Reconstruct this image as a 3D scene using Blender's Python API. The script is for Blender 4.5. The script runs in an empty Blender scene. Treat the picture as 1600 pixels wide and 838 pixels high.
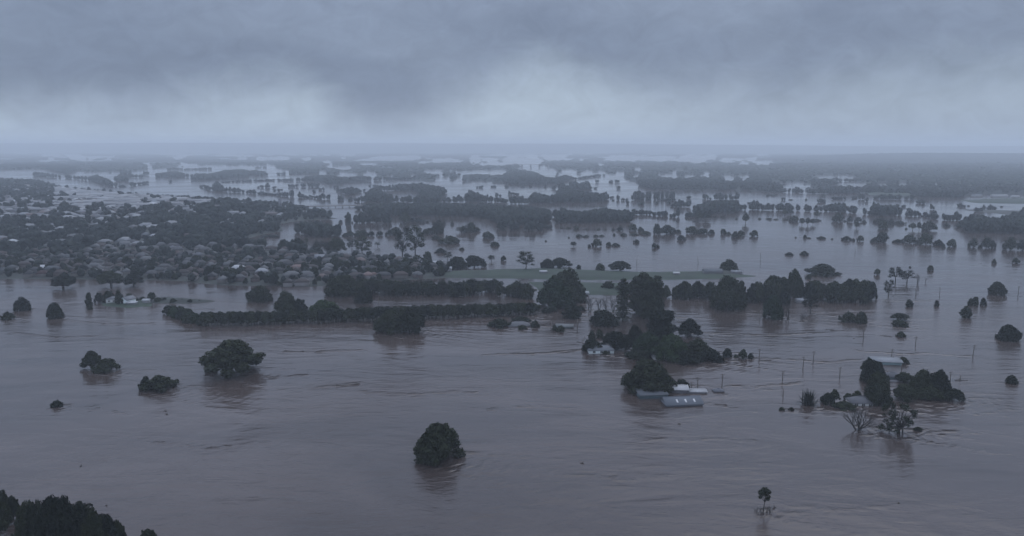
import bpy, math, random
import numpy as np

# ------------------------------------------------------------------ camera, sky, sun, exposure
SC = bpy.context.scene
COL = SC.collection
CAM_Z, FPX, HORIZON_Y = 110.0, 1256.0, 228.0          # photo is 1600 x 838
PITCH = math.atan((419.0 - HORIZON_Y) / FPX)
cam_data = bpy.data.cameras.new("camera")
cam_data.sensor_width = 36.0
cam_data.lens = 36.0 * FPX / 1600.0
cam_data.clip_start, cam_data.clip_end = 1.0, 90000.0
cam = bpy.data.objects.new("camera", cam_data)
cam.location = (0, 0, CAM_Z)
cam.rotation_euler = (math.radians(90) - PITCH, 0, 0)
COL.objects.link(cam)
SC.camera = cam
SC.render.engine = 'CYCLES'
SC.cycles.use_denoising = True
SC.cycles.max_bounces = 6
SC.cycles.diffuse_bounces = 2
SC.cycles.glossy_bounces = 3
SC.cycles.volume_bounces = 3
SC.cycles.transparent_max_bounces = 8
SC.cycles.sample_clamp_indirect = 3.0
SC.view_settings.view_transform = 'Standard'
SC.view_settings.look = 'None'
SC.view_settings.gamma = 1.0
SC.view_settings.exposure = 0.0
SC.view_settings.use_curve_mapping = False

SUN_EL, SUN_AZ = 52.0, 25.0
world = bpy.data.worlds.new("World")
SC.world = world
world.use_nodes = True
WT = world.node_tree
WT.nodes.clear()


class NB:
    """tiny node-graph helper"""
    def __init__(self, tree):
        self.t = tree

    def n(self, typ, **kw):
        nd = self.t.nodes.new(typ)
        for k, v in kw.items():
            setattr(nd, k, v)
        return nd

    def put(self, sock, v):
        if isinstance(v, bpy.types.NodeSocket):
            self.t.links.new(v, sock)
        else:
            sock.default_value = v

    def math(self, op, a, b=None, c=None, clamp=False):
        nd = self.n('ShaderNodeMath', operation=op, use_clamp=clamp)
        for i, v in enumerate((a, b, c)):
            if v is not None:
                self.put(nd.inputs[i], v)
        return nd.outputs[0]

    def mix(self, fac, a, b):
        nd = self.n('ShaderNodeMix', data_type='RGBA')
        self.put(nd.inputs[0], fac)
        self.put(nd.inputs[6], a)
        self.put(nd.inputs[7], b)
        return nd.outputs[2]

    def noise(self, vec, scale, detail=4.0, rough=0.55, dist=0.0):
        nd = self.n('ShaderNodeTexNoise')
        self.put(nd.inputs['Vector'], vec)
        nd.inputs['Scale'].default_value = scale
        nd.inputs['Detail'].default_value = detail
        nd.inputs['Roughness'].default_value = rough
        nd.inputs['Distortion'].default_value = dist
        return nd.outputs['Fac']

    def ramp(self, fac, stops, interp='LINEAR'):
        nd = self.n('ShaderNodeValToRGB')
        nd.color_ramp.interpolation = interp
        el = nd.color_ramp.elements
        while len(el) < len(stops):
            el.new(0.5)
        for e, (p, c) in zip(el, stops):
            e.position = p
            e.color = c if isinstance(c, tuple) else (c, c, c, 1)
        self.put(nd.inputs[0], fac)
        return nd.outputs[0]

    def maprange(self, v, a, b, c, d, smooth=False):
        nd = self.n('ShaderNodeMapRange', interpolation_type='SMOOTHSTEP' if smooth else 'LINEAR')
        self.put(nd.inputs[0], v)
        for i, x in enumerate((a, b, c, d)):
            self.put(nd.inputs[i + 1], x)
        return nd.outputs[0]

    def comb(self, x, y, z):
        nd = self.n('ShaderNodeCombineXYZ')
        for i, v in enumerate((x, y, z)):
            self.put(nd.inputs[i], v)
        return nd.outputs[0]


w = NB(WT)
tc = w.n('ShaderNodeTexCoord')
sep = w.n('ShaderNodeSeparateXYZ')
WT.links.new(tc.outputs['Generated'], sep.inputs[0])
dx, dy, dz = sep.outputs
el_deg = w.math('MULTIPLY', w.math('ARCSINE', dz), 57.2958)
az_deg = w.math('MULTIPLY', w.math('ARCTAN2', dx, dy), 57.2958)
# ragged lower edge of the rain cloud round the horizon: height in degrees over azimuth
edge_pts = [(-90, 3.4), (-36, 3.3), (-31, 2.9), (-27, 2.6), (-24, 2.7), (-21, 3.7), (-18, 3.9), (-14.5, 4.9), (-12.5, 3.2),
            (-9, 1.6), (-6.5, 2.4), (-3.5, 3.4), (-0.5, 5.4), (2.3, 6.2), (5, 4.9), (9, 4.2), (14, 3.7), (18, 3.9), (22, 4.5),
            (26, 5.2), (30, 5.6), (34, 5.4), (90, 4.5)]
azf = w.maprange(az_deg, -90.0, 90.0, 0.0, 1.0)
edge = w.math('MULTIPLY', w.ramp(azf, [((a + 90) / 180.0, e / 10.0) for a, e in edge_pts], 'B_SPLINE'), 10.0)
vec_a = w.comb(w.math('MULTIPLY', az_deg, 0.20), w.math('MULTIPLY', el_deg, 0.34), 0.0)
n1 = w.noise(vec_a, 1.0, 8.0, 0.62, 0.7)
vec_b = w.comb(w.math('MULTIPLY', az_deg, 0.055), w.math('MULTIPLY', el_deg, 0.16), 3.7)
n2 = w.noise(vec_b, 1.0, 5.0, 0.55, 0.6)
vec_c = w.comb(w.math('MULTIPLY', az_deg, 0.9), w.math('MULTIPLY', el_deg, 0.10), 9.1)   # falling rain streaks
n3 = w.noise(vec_c, 1.0, 4.0, 0.6, 0.2)
off = w.math('ADD', w.math('MULTIPLY', w.math('SUBTRACT', n1, 0.5), 3.6), w.math('MULTIPLY', w.math('SUBTRACT', n3, 0.5), 0.7))
rel = w.math('SUBTRACT', w.math('ADD', el_deg, off), w.math('SUBTRACT', edge, 0.75))
t_dark = w.maprange(rel, -2.4, 2.8, 0.0, 1.0, True)
LIGHT = (0.425, 0.52, 0.635, 1)
DARK = (0.186, 0.234, 0.335, 1)
GREY = (0.232, 0.288, 0.40, 1)
dark_var = w.mix(w.maprange(n2, 0.36, 0.66, 0.0, 1.0, True), DARK, GREY)
n4 = w.noise(w.comb(w.math('MULTIPLY', az_deg, 0.42), w.math('MULTIPLY', el_deg, 0.62), 5.5), 1.0, 7.0, 0.62, 0.8)
mott = w.n('ShaderNodeVectorMath', operation='SCALE')
VEIL = (0.335, 0.415, 0.525, 1)          # grey rain veil down to the horizon on the right
low = w.mix(w.maprange(az_deg, 3.0, 20.0, 0.0, 1.0, True), LIGHT, VEIL)
w.put(mott.inputs[0], w.mix(t_dark, low, dark_var))
w.put(mott.inputs['Scale'], w.maprange(n4, 0.3, 0.7, 0.90, 1.09))
band = mott.outputs[0]
# the cloud deck overhead is thinner and brighter than the rain bank round the horizon
zen = w.maprange(el_deg, 7.0, 31.0, 0.0, 1.0, True)
ZENITH = (0.88, 1.02, 1.36, 1)
cloud = w.mix(zen, band, ZENITH)
sky = w.n('ShaderNodeTexSky', sky_type='NISHITA')
sky.sun_disc = False
sky.sun_elevation = math.radians(SUN_EL)
sky.sun_rotation = math.radians(SUN_AZ)
bg_sky = w.n('ShaderNodeBackground')
WT.links.new(sky.outputs[0], bg_sky.inputs[0])
bg_sky.inputs[1].default_value = 0.06
bg_cloud = w.n('ShaderNodeBackground')
WT.links.new(cloud, bg_cloud.inputs[0])
bg_cloud.inputs[1].default_value = 1.0
mixs = w.n('ShaderNodeMixShader')
mixs.inputs[0].default_value = 0.94
WT.links.new(bg_sky.outputs[0], mixs.inputs[1])
WT.links.new(bg_cloud.outputs[0], mixs.inputs[2])
wo = w.n('ShaderNodeOutputWorld')
WT.links.new(mixs.outputs[0], wo.inputs[0])
world.cycles.sampling_method = 'MANUAL'
world.cycles.sample_map_resolution = 512

sun_data = bpy.data.lights.new("sun", 'SUN')
sun_data.energy = 0.5
sun_data.angle = math.radians(40)
sun_data.color = (1.0, 0.97, 0.93)
sun = bpy.data.objects.new("sun", sun_data)
sun.rotation_euler = (math.radians(90 - SUN_EL), 0, math.radians(180 - SUN_AZ))
sun.location = (0, 0, 500)
COL.objects.link(sun)

# ------------------------------------------------------------------ helpers
rng = np.random.default_rng(11)
random.seed(5)
CP, SP = math.cos(PITCH), math.sin(PITCH)


def ray(px, py):
    u, v = (px - 800.0) / FPX, (419.0 - py) / FPX
    return np.array([u, CP + v * SP, -SP + v * CP])


def at(px, py, z=0.0):
    """ground point seen at that photo pixel, and its depth along the view"""
    d = ray(px, py)
    t = (z - CAM_Z) / d[2]
    return np.array([0, 0, CAM_Z]) + d * t, t


def at_np(px, py, z=0.0):
    u, v = (px - 800.0) / FPX, (419.0 - py) / FPX
    t = (z - CAM_Z) / (-SP + v * CP)
    return u * t, (CP + v * SP) * t, t


def project(p):
    x, y, z = p[0], p[1], p[2] - CAM_Z
    f = y * CP - z * SP
    v = y * SP + z * CP
    return 800 + FPX * x / f, 419 - FPX * v / f, f


def link(o, parent=None):
    COL.objects.link(o)
    if parent is not None:
        o.parent = parent
    return o


def tag(o, label=None, cat=None, group=None, kind=None):
    if label: o['label'] = label
    if cat: o['category'] = cat
    if group: o['group'] = group
    if kind: o['kind'] = kind
    return o


def mesh_np(name, V, loops, starts, mat, smooth=False):
    """mesh from vertex array + flat loop index array + loop starts"""
    me = bpy.data.meshes.new(name)
    V = np.asarray(V, dtype=np.float32)
    loops = np.asarray(loops, dtype=np.int32)
    starts = np.asarray(starts, dtype=np.int32)
    me.vertices.add(len(V)); me.vertices.foreach_set('co', V.ravel())
    me.loops.add(len(loops)); me.loops.foreach_set('vertex_index', loops)
    me.polygons.add(len(starts)); me.polygons.foreach_set('loop_start', starts)
    me.update(calc_edges=True)
    if smooth:
        me.polygons.foreach_set('use_smooth', np.ones(len(starts), dtype=bool))
    for m in (mat if isinstance(mat, (list, tuple)) else [mat]):
        me.materials.append(m)
    return me


class MB:
    """collects triangles and quads for one mesh"""
    def __init__(self):
        self.V, self.L, self.S, self.nv, self.nl = [], [], [], 0, 0

    def add(self, V, F):
        V = np.asarray(V, dtype=float).reshape(-1, 3)
        for f in F:
            self.S.append(self.nl); self.L.extend(int(i) + self.nv for i in f); self.nl += len(f)
        self.V.append(V); self.nv += len(V)

    def add_arr(self, V, F):
        F = np.asarray(F)
        k = F.shape[1]
        self.S.extend((self.nl + k * np.arange(len(F))).tolist())
        self.L.extend((F.ravel() + self.nv).tolist())
        self.nl += F.size
        self.V.append(np.asarray(V, dtype=float)); self.nv += len(V)

    def box(self, x0, x1, y0, y1, z0, z1):
        V = [(x, y, z) for z in (z0, z1) for y in (y0, y1) for x in (x0, x1)]
        self.add(V, [(0, 2, 3, 1), (4, 5, 7, 6), (0, 1, 5, 4), (2, 6, 7, 3), (0, 4, 6, 2), (1, 3, 7, 5)])

    def tube(self, pts, rad, n=6, cap=True):
        pts = [np.asarray(p, float) for p in pts]
        rings = []
        for i, p in enumerate(pts):
            a = pts[max(i - 1, 0)]; b = pts[min(i + 1, len(pts) - 1)]
            d = (b - a) / (np.linalg.norm(b - a) + 1e-9)
            u = np.cross(d, (0.13, 0.97, 0.2)); u /= np.linalg.norm(u) + 1e-9
            v = np.cross(d, u)
            ang = np.arange(n) * 2 * np.pi / n
            rings.append(p + rad[i] * (np.cos(ang)[:, None] * u + np.sin(ang)[:, None] * v))
        V = np.concatenate(rings)
        F = []
        for i in range(len(pts) - 1):
            for k in range(n):
                k2 = (k + 1) % n
                F.append((i * n + k, i * n + k2, (i + 1) * n + k2, (i + 1) * n + k))
        if cap:
            F.append(tuple(range(n))[::-1]); F.append(tuple((len(pts) - 1) * n + k for k in range(n)))
        self.add(V, F)

    def mesh(self, name, mat, smooth=False):
        return mesh_np(name, np.concatenate(self.V), self.L, self.S, mat, smooth)

    def build(self, name, mat, parent=None, smooth=False):
        return link(bpy.data.objects.new(name, self.mesh(name, mat, smooth)), parent)


def empty(name, loc=(0, 0, 0), rz=0.0):
    o = bpy.data.objects.new(name, None)
    o.empty_display_size = 1.0
    o.location = loc
    o.rotation_euler = (0, 0, rz)
    return link(o)


# ------------------------------------------------------------------ materials
def new_mat(name):
    m = bpy.data.materials.new(name)
    m.use_nodes = True
    b = NB(m.node_tree)
    p = m.node_tree.nodes['Principled BSDF']
    return m, b, p


def plain(name, col, rough=0.7, var=0.12, scale=1.5, metal=0.0, objcol=False):
    m, b, p = new_mat(name)
    tcn = b.n('ShaderNodeTexCoord')
    nz = b.noise(tcn.outputs['Object'], scale, 5.0, 0.6)
    k = b.maprange(nz, 0.3, 0.7, 1 - var, 1 + var)
    if objcol:
        oi = b.n('ShaderNodeObjectInfo')
        base = oi.outputs['Color']
    else:
        base = (*col, 1)
    vm = b.n('ShaderNodeVectorMath', operation='SCALE')
    b.put(vm.inputs[0], base if objcol else tuple(col))
    b.put(vm.inputs['Scale'], k)
    b.put(p.inputs['Base Color'], vm.outputs[0])
    p.inputs['Roughness'].default_value = rough
    p.inputs['Metallic'].default_value = metal
    return m


def foliage_mat(name, c0, c1, attr=False):
    m, b, p = new_mat(name)
    geo = b.n('ShaderNodeNewGeometry')
    oi = b.n('ShaderNodeObjectInfo')
    nz = b.noise(geo.outputs['Position'], 0.22, 4.0, 0.6)
    if attr:
        at_ = b.n('ShaderNodeAttribute', attribute_name='tint')
        r = at_.outputs['Fac']
    else:
        r = oi.outputs['Random']
    f = b.math('ADD', b.math('MULTIPLY', b.math('SUBTRACT', nz, 0.5), 1.3), r, clamp=True)
    b.put(p.inputs['Base Color'], b.mix(f, (*c0, 1), (*c1, 1)))
    p.inputs['Roughness'].default_value = 0.75
    p.inputs['Specular IOR Level'].default_value = 0.05
    return m


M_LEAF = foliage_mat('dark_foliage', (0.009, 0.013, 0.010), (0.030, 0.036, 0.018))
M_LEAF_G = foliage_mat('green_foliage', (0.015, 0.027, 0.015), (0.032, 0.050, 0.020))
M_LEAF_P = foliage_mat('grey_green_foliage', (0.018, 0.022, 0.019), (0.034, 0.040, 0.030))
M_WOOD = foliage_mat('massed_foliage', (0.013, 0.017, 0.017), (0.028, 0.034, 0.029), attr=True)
M_BARK = plain('bark', (0.030, 0.026, 0.022), 0.85)
M_BARK_PALE = plain('pale_bark', (0.46, 0.43, 0.40), 0.85)
M_GRASS = plain('wet_grass', (0.014, 0.028, 0.014), 0.9, 0.45, 0.05)
M_TOWNGROUND = plain('town_soil_and_lawn', (0.024, 0.029, 0.023), 0.9, 0.4, 0.03)
M_WALL = plain('house_wall', (0.5, 0.5, 0.5), 0.8, 0.10, 0.8, objcol=True)
M_ROOF = plain('roof_sheeting', (0.5, 0.5, 0.5), 0.8, 0.15, 0.6, objcol=True)
M_DARK = plain('dark_opening', (0.02, 0.022, 0.026), 0.3)
M_POLE = plain('weathered_pole', (0.10, 0.085, 0.07), 0.85)
M_DEBRIS = plain('drifting_debris', (0.040, 0.033, 0.026), 0.9, 0.3, 0.5)
M_CONC = plain('concrete', (0.20, 0.20, 0.20), 0.8)
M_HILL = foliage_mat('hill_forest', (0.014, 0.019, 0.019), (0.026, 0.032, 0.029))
M_SKYLIGHT = plain('translucent_roof_sheet', (0.48, 0.48, 0.47), 0.6, 0.1)


def corrugated(name, rust=0.3):
    m, b, p = new_mat(name)
    tcn = b.n('ShaderNodeTexCoord')
    oi = b.n('ShaderNodeObjectInfo')
    nz = b.noise(tcn.outputs['Object'], 0.5, 6.0, 0.65)
    st = b.noise(tcn.outputs['Object'], 3.0, 3.0, 0.6)
    f = b.maprange(nz, 0.52, 0.75, 0.0, rust, True)
    base = b.mix(f, oi.outputs['Color'], (0.16, 0.11, 0.09, 1))
    base = b.mix(b.maprange(st, 0.35, 0.75, 0.0, 0.6), base, (0.10, 0.10, 0.105, 1))
    b.put(p.inputs['Base Color'], base)
    p.inputs['Roughness'].default_value = 0.8
    p.inputs['Specular IOR Level'].default_value = 0.25
    sp = b.n('ShaderNodeSeparateXYZ')
    b.put(sp.inputs[0], tcn.outputs['Object'])
    wave = b.math('SINE', b.math('MULTIPLY', sp.outputs[0], 26.0))
    bp = b.n('ShaderNodeBump')
    bp.inputs['Strength'].default_value = 0.4
    bp.inputs['Distance'].default_value = 0.03
    b.put(bp.inputs['Height'], wave)
    b.put(p.inputs['Normal'], bp.outputs[0])
    return m


M_TIN = corrugated('corrugated_iron')

# flood water: brown silt under a rippled surface
M_WATER, b, p = new_mat('flood_water')
geo = b.n('ShaderNodeNewGeometry')
mp = b.n('ShaderNodeMapping')
mp.inputs['Rotation'].default_value = (0, 0, math.radians(7))
mp.inputs['Scale'].default_value = (0.42, 1.0, 1.0)
b.put(mp.inputs['Vector'], geo.outputs['Position'])
warpn = b.n('ShaderNodeTexNoise')
b.put(warpn.inputs['Vector'], mp.outputs[0]); warpn.inputs['Scale'].default_value = 0.02; warpn.inputs['Detail'].default_value = 3
wv = b.n('ShaderNodeVectorMath', operation='MULTIPLY_ADD')
b.put(wv.inputs[0], warpn.outputs['Color']); wv.inputs[1].default_value = (24, 14, 0); b.put(wv.inputs[2], mp.outputs[0])
P = wv.outputs[0]
r_small = b.noise(P, 0.95, 4.0, 0.65)
r_mid = b.noise(P, 0.16, 4.0, 0.55, 0.6)
r_big = b.noise(P, 0.035, 3.0, 0.5, 0.8)
patch = b.noise(geo.outputs['Position'], 0.006, 5.0, 0.6, 1.0)
calm = b.maprange(patch, 0.36, 0.64, 0.25, 1.0, True)
h = b.math('ADD', b.math('MULTIPLY', r_small, 0.10), b.math('MULTIPLY', r_mid, 0.42))
h = b.math('ADD', b.math('MULTIPLY', h, calm), b.math('MULTIPLY', r_big, 0.7))
# the main current runs in the nearer water; the flooded paddocks beyond lie still
sepw = b.n('ShaderNodeSeparateXYZ')
b.put(sepw.inputs[0], geo.outputs['Position'])
still = b.maprange(b.math('ADD', sepw.outputs[1], b.math('MULTIPLY', patch, 500.0)), 560.0, 1400.0, 1.0, 0.20, True)
h = b.math('MULTIPLY', h, still)
wk = b.n('ShaderNodeAttribute', attribute_name='wake')
broken = b.maprange(b.noise(geo.outputs['Position'], 0.16, 4.0, 0.65), 0.34, 0.66, -0.1, 1.3)
h = b.math('ADD', h, b.math('MULTIPLY', b.math('MULTIPLY', wk.outputs['Fac'], broken), 0.42))
bp = b.n('ShaderNodeBump')
bp.inputs['Strength'].default_value = 1.0
bp.inputs['Distance'].default_value = 1.7
b.put(bp.inputs['Height'], h)
b.put(p.inputs['Normal'], bp.outputs[0])
silt = b.noise(P, 0.012, 5.0, 0.6, 1.0)
b.put(p.inputs['Base Color'], b.mix(b.maprange(silt, 0.35, 0.65, 0, 1, True), (0.040, 0.030, 0.027, 1), (0.064, 0.048, 0.042, 1)))
p.inputs['Roughness'].default_value = 0.17
p.inputs['IOR'].default_value = 1.33
b.put(p.inputs['Roughness'], b.math('MULTIPLY', b.maprange(patch, 0.35, 0.65, 0.07, 0.16), b.maprange(still, 0.20, 1.0, 1.1, 1.0)))

# ------------------------------------------------------------------ water sheet, far hills, haze
mb = MB()
ys = np.concatenate([[-1000, 0, 120], np.arange(200, 820, 2.0), [900, 1100, 1600, 3200, 6400, 11000, 16000.0]])
xs = np.concatenate([[-14000, -6000, -2000, -900], np.arange(-470, 690, 2.2), [1000, 2400, 6000, 14000.0]])
X, Y = np.meshgrid(xs, ys)
V = np.stack([X.ravel(), Y.ravel(), np.zeros(X.size)], 1)
nx = len(xs)
F = [(j * nx + i, j * nx + i + 1, (j + 1) * nx + i + 1, (j + 1) * nx + i) for j in range(len(ys) - 1) for i in range(nx - 1)]
mb.add_arr(V, np.array(F))
water = tag(mb.build('water', M_WATER), kind='structure')
WAKES = []


def fbm1(x, seed, octs=5):
    r = np.random.default_rng(seed)
    out = np.zeros_like(x, dtype=float); a, f = 1.0, 1.0
    for _ in range(octs):
        tab = r.uniform(-1, 1, 512)
        xi = x * f; i0 = np.floor(xi).astype(int); t = xi - i0; t = t * t * (3 - 2 * t)
        out += a * (tab[i0 % 512] * (1 - t) + tab[(i0 + 1) % 512] * t)
        a *= 0.5; f *= 2.03
    return out


def fbm2(x, y, seed, octs=4):
    r = np.random.default_rng(seed)
    out = np.zeros_like(x, dtype=float); a, f = 1.0, 1.0
    for _ in range(octs):
        tab = r.uniform(-1, 1, (256, 256))
        xi, yi = x * f, y * f
        i0, j0 = np.floor(xi).astype(int), np.floor(yi).astype(int)
        tx, ty = xi - i0, yi - j0
        tx = tx * tx * (3 - 2 * tx); ty = ty * ty * (3 - 2 * ty)
        g = lambda i, j: tab[i % 256, j % 256]
        out += a * ((g(i0, j0) * (1 - tx) + g(i0 + 1, j0) * tx) * (1 - ty) + (g(i0, j0 + 1) * (1 - tx) + g(i0 + 1, j0 + 1) * tx) * ty)
        a *= 0.5; f *= 2.03
    return out


def hills(name, y0, y1, base_h, amp, seed, x_half=24000, ramp=None):
    gx = np.linspace(-x_half, x_half, 260)
    gy = np.linspace(y0, y1, 14)
    X, Y = np.meshgrid(gx, gy)
    s = np.sin(np.pi * (Y - y0) / (y1 - y0)) ** 0.8
    H = base_h + amp * (0.6 * fbm1(X / 5200.0, seed) + 0.25 * fbm2(X / 1500.0, Y / 1500.0, seed + 1))
    if ramp is not None:
        H = H * ramp(X)
    Z = -3 + s * np.maximum(H, 6)
    V = np.stack([X.ravel(), Y.ravel(), Z.ravel()], 1)
    n = len(gx)
    j, i = np.meshgrid(np.arange(13), np.arange(n - 1), indexing='ij')
    F = np.stack([j * n + i, j * n + i + 1, (j + 1) * n + i + 1, (j + 1) * n + i], -1).reshape(-1, 4)
    m = MB(); m.add_arr(V, F)
    o = m.build(name, M_HILL, smooth=True)
    tag(o, kind='structure')
    return o


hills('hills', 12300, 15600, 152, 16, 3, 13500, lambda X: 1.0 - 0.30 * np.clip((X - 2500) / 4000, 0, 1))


def wooded_hill():
    gx = np.arange(2000, 8600, 16.0)
    gy = np.arange(5000, 9200, 26.0)
    X, Y = np.meshgrid(gx, gy)
    rise = np.clip((Y - 5000) / 1900.0, 0, 1) ** 1.2 * np.clip((9200 - Y) / 1500.0, 0, 1)
    side = np.clip((X - 0.34 * Y + 300) / 1500.0, 0, 1)
    side = side * side * (3 - 2 * side)
    H = rise * side * (36 + 8 * fbm1(X / 1300.0, 77))
    H = H + np.where(side > 0.02, 6 + 5.5 * fbm2(X / 40.0, Y / 60.0, 5, 4), -3)
    V = np.stack([X.ravel(), Y.ravel(), H.ravel()], 1)
    n, k = len(gx), len(gy)
    j, i = np.meshgrid(np.arange(k - 1), np.arange(n - 1), indexing='ij')
    F = np.stack([j * n + i, j * n + i + 1, (j + 1) * n + i + 1, (j + 1) * n + i], -1).reshape(-1, 4)
    m = MB(); m.add_arr(V, F)
    tag(m.build('wooded_hill', M_HILL), kind='structure')


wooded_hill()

mh = bpy.data.materials.new('haze_air')
mh.use_nodes = True
mh.node_tree.nodes.clear()
pv = mh.node_tree.nodes.new('ShaderNodeVolumePrincipled')
pv.inputs['Color'].default_value = (0.88, 0.95, 1.0, 1)
HAZE = 0.00017
pv.inputs['Density'].default_value = HAZE
pv.inputs['Density Attribute'].default_value = ''
pv.inputs['Anisotropy'].default_value = 0.2
mo = mh.node_tree.nodes.new('ShaderNodeOutputMaterial')
mh.node_tree.links.new(pv.outputs[0], mo.inputs['Volume'])
m = MB(); m.box(-14500, 14500, -1200, 16500, -4, 190)
haze = m.build('haze', mh)
tag(haze, kind='stuff')
# ------------------------------------------------------------------ tree prototypes
def ico(sub):
    t = (1 + 5 ** 0.5) / 2
    V = [(-1, t, 0), (1, t, 0), (-1, -t, 0), (1, -t, 0), (0, -1, t), (0, 1, t), (0, -1, -t), (0, 1, -t), (t, 0, -1), (t, 0, 1), (-t, 0, -1), (-t, 0, 1)]
    F = [(0, 11, 5), (0, 5, 1), (0, 1, 7), (0, 7, 10), (0, 10, 11), (1, 5, 9), (5, 11, 4), (11, 10, 2), (10, 7, 6), (7, 1, 8),
         (3, 9, 4), (3, 4, 2), (3, 2, 6), (3, 6, 8), (3, 8, 9), (4, 9, 5), (2, 4, 11), (6, 2, 10), (8, 6, 7), (9, 8, 1)]
    V = [np.array(v) / np.linalg.norm(v) for v in V]
    for _ in range(sub):
        cache, G = {}, []
        def mid(a, b):
            k = (min(a, b), max(a, b))
            if k not in cache:
                q = V[a] + V[b]; V.append(q / np.linalg.norm(q)); cache[k] = len(V) - 1
            return cache[k]
        for a, b_, c in F:
            x, y, z = mid(a, b_), mid(b_, c), mid(c, a)
            G += [(a, x, z), (b_, y, x), (c, z, y), (x, y, z)]
        F = G
    return np.array(V), np.array(F)


ICO = {k: ico(k) for k in (0, 1, 2)}


def sph(n, r):
    v = r.normal(size=(n, 3))
    return v / np.linalg.norm(v, axis=1)[:, None]


def leaf_quads(pos, nrm, size, r, jit=0.8):
    n = len(pos)
    d = nrm + r.normal(size=(n, 3)) * jit
    d /= np.linalg.norm(d, axis=1)[:, None]
    u = np.cross(d, sph(n, r)); u /= np.linalg.norm(u, axis=1)[:, None] + 1e-9
    v = np.cross(d, u)
    s = (size * r.uniform(0.55, 1.35, n))[:, None]
    k = r.uniform(0.5, 0.9, n)[:, None]
    V = np.stack([pos - u * s, pos + v * s * k, pos + u * s, pos - v * s * k], 1).reshape(-1, 3)
    F = np.arange(4 * n).reshape(n, 4)
    return V, F


def crown_mesh(name, lobes, leaf, density, r, mat, core=0.80, sub=1, jit=0.8, spread=(0.80, 1.20), zmin=-0.4):
    """lobes: (cx,cy,cz,rx,ry,rz): dark cores under a shell of leaf sprays"""
    m = MB()
    L = np.array(lobes, float)
    for a in L:
        if core:
            V, F = ICO[sub]
            k = core * (1 + r.uniform(-0.14, 0.14, len(V)))[:, None]
            m.add_arr(V * k * a[3:] + a[:3], F)
        area = (a[3] * a[4] + a[4] * a[5] + a[3] * a[5]) / 3 * 12.5
        n = max(8, int(area * density))
        d = sph(n, r)
        p = a[:3] + d * a[3:] * r.uniform(*spread, n)[:, None]
        q = (p[:, None, :] - L[None, :, :3]) / L[None, :, 3:]
        inside = ((q ** 2).sum(2) < 0.62).sum(1) > 0
        keep = (~inside) & (p[:, 2] > zmin)
        if keep.sum():
            nn = d[keep] / a[3:]; nn /= np.linalg.norm(nn, axis=1)[:, None]
            V, F = leaf_quads(p[keep], nn, leaf, r, jit)
            m.add_arr(V, F)
    return m.mesh(name, mat)


def envelope_lobes(r, R, H, n, z0=0.05, lobe=(0.24, 0.40), flat=1.0, power=2.0, core=True, lean=0.0):
    """lobes over an uneven dome of radius R and height H that starts at z0*H"""
    out = []
    ax, ay = r.normal(size=2) * 0.10 * R
    if core:
        out.append((ax * 0.5, ay * 0.5, H * (0.42 + z0 * 0.4), R * 0.56, R * 0.56, H * (0.38 - z0 * 0.30)))
    bulge = r.uniform(0.70, 1.18, 5)
    for i in range(n):
        a = i * 2.39996 + r.uniform(-0.5, 0.5)
        f = ((i + 0.5) / n) ** 0.9
        prof = np.interp(f, [0, 0.2, 0.45, 0.7, 0.9, 1.0], [0.94, 0.95, 0.84, 0.58, 0.30, 0.06])
        s = r.uniform(*lobe) * r.choice([0.72, 1.0, 1.0, 1.18])
        k = bulge[int(a / 1.2566) % 5]
        rad = R * prof * k * (1 - s * 0.45)
        rs = R * s
        z = (z0 + (1 - z0) * f) * (H - rs * flat * 0.45) * (1.0 if f < 0.5 else 0.66 + 0.34 * k)
        out.append((rad * math.cos(a) + ax + lean * f * R, rad * math.sin(a) + ay, z, rs, rs * r.uniform(.8, 1.2), rs * flat * r.uniform(0.7, 0.95)))
        if f > 0.15 and r.random() < 0.35:      # a spray that breaks the outline
            q = 1.0 + rs / max(rad, 0.35 * R) * 0.85
            out.append((rad * q * math.cos(a) + ax, rad * q * math.sin(a) + ay, min(z + rs * 0.5, H * 1.04), rs * 0.42, rs * 0.42, rs * 0.34))
    return out


def limb_mesh(name, lobes, r, base_r, fork_z, mat, z0=-1.2, top_r=0.25, stems=1, spread=0.3):
    m = MB()
    for s in range(stems):
        ox, oy = (0, 0) if stems == 1 else (r.normal() * spread, r.normal() * spread)
        f = np.array([ox * 0.6 + r.normal() * 0.1, oy * 0.6 + r.normal() * 0.1, fork_z])
        m.tube([(ox, oy, z0), (ox * 0.9, oy * 0.9, fork_z * 0.5), f], [base_r * 1.25, base_r, base_r * 0.85], 7)
        for i, l in enumerate(lobes):
            if stems > 1 and i % stems != s:
                continue
            c = np.array(l[:3])
            mid = f * 0.45 + c * 0.55 + np.array([r.normal() * 0.3, r.normal() * 0.3, 0.08 * abs(c[2])])
            m.tube([f, mid, c], [base_r * 0.55, base_r * 0.36, base_r * top_r * 0.5], 5)
    return m.mesh(name, mat)


class Proto:
    def __init__(self, name, parts, W, H):
        self.name, self.parts, self.W, self.H = name, parts, W, H   # parts: [(part name, mesh)]


def measured(name, crown, extra):
    co = np.empty(len(crown.vertices) * 3, np.float32); crown.vertices.foreach_get('co', co)
    co = co.reshape(-1, 3)
    W = np.percentile(co[:, 0], 99) - np.percentile(co[:, 0], 1)
    H = np.percentile(co[:, 2], 99.3)
    return Proto(name, [('crown', crown)] + extra, W, H)


PROTO = {}


def add_proto(kind, p):
    PROTO.setdefault(kind, []).append(p)


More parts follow.
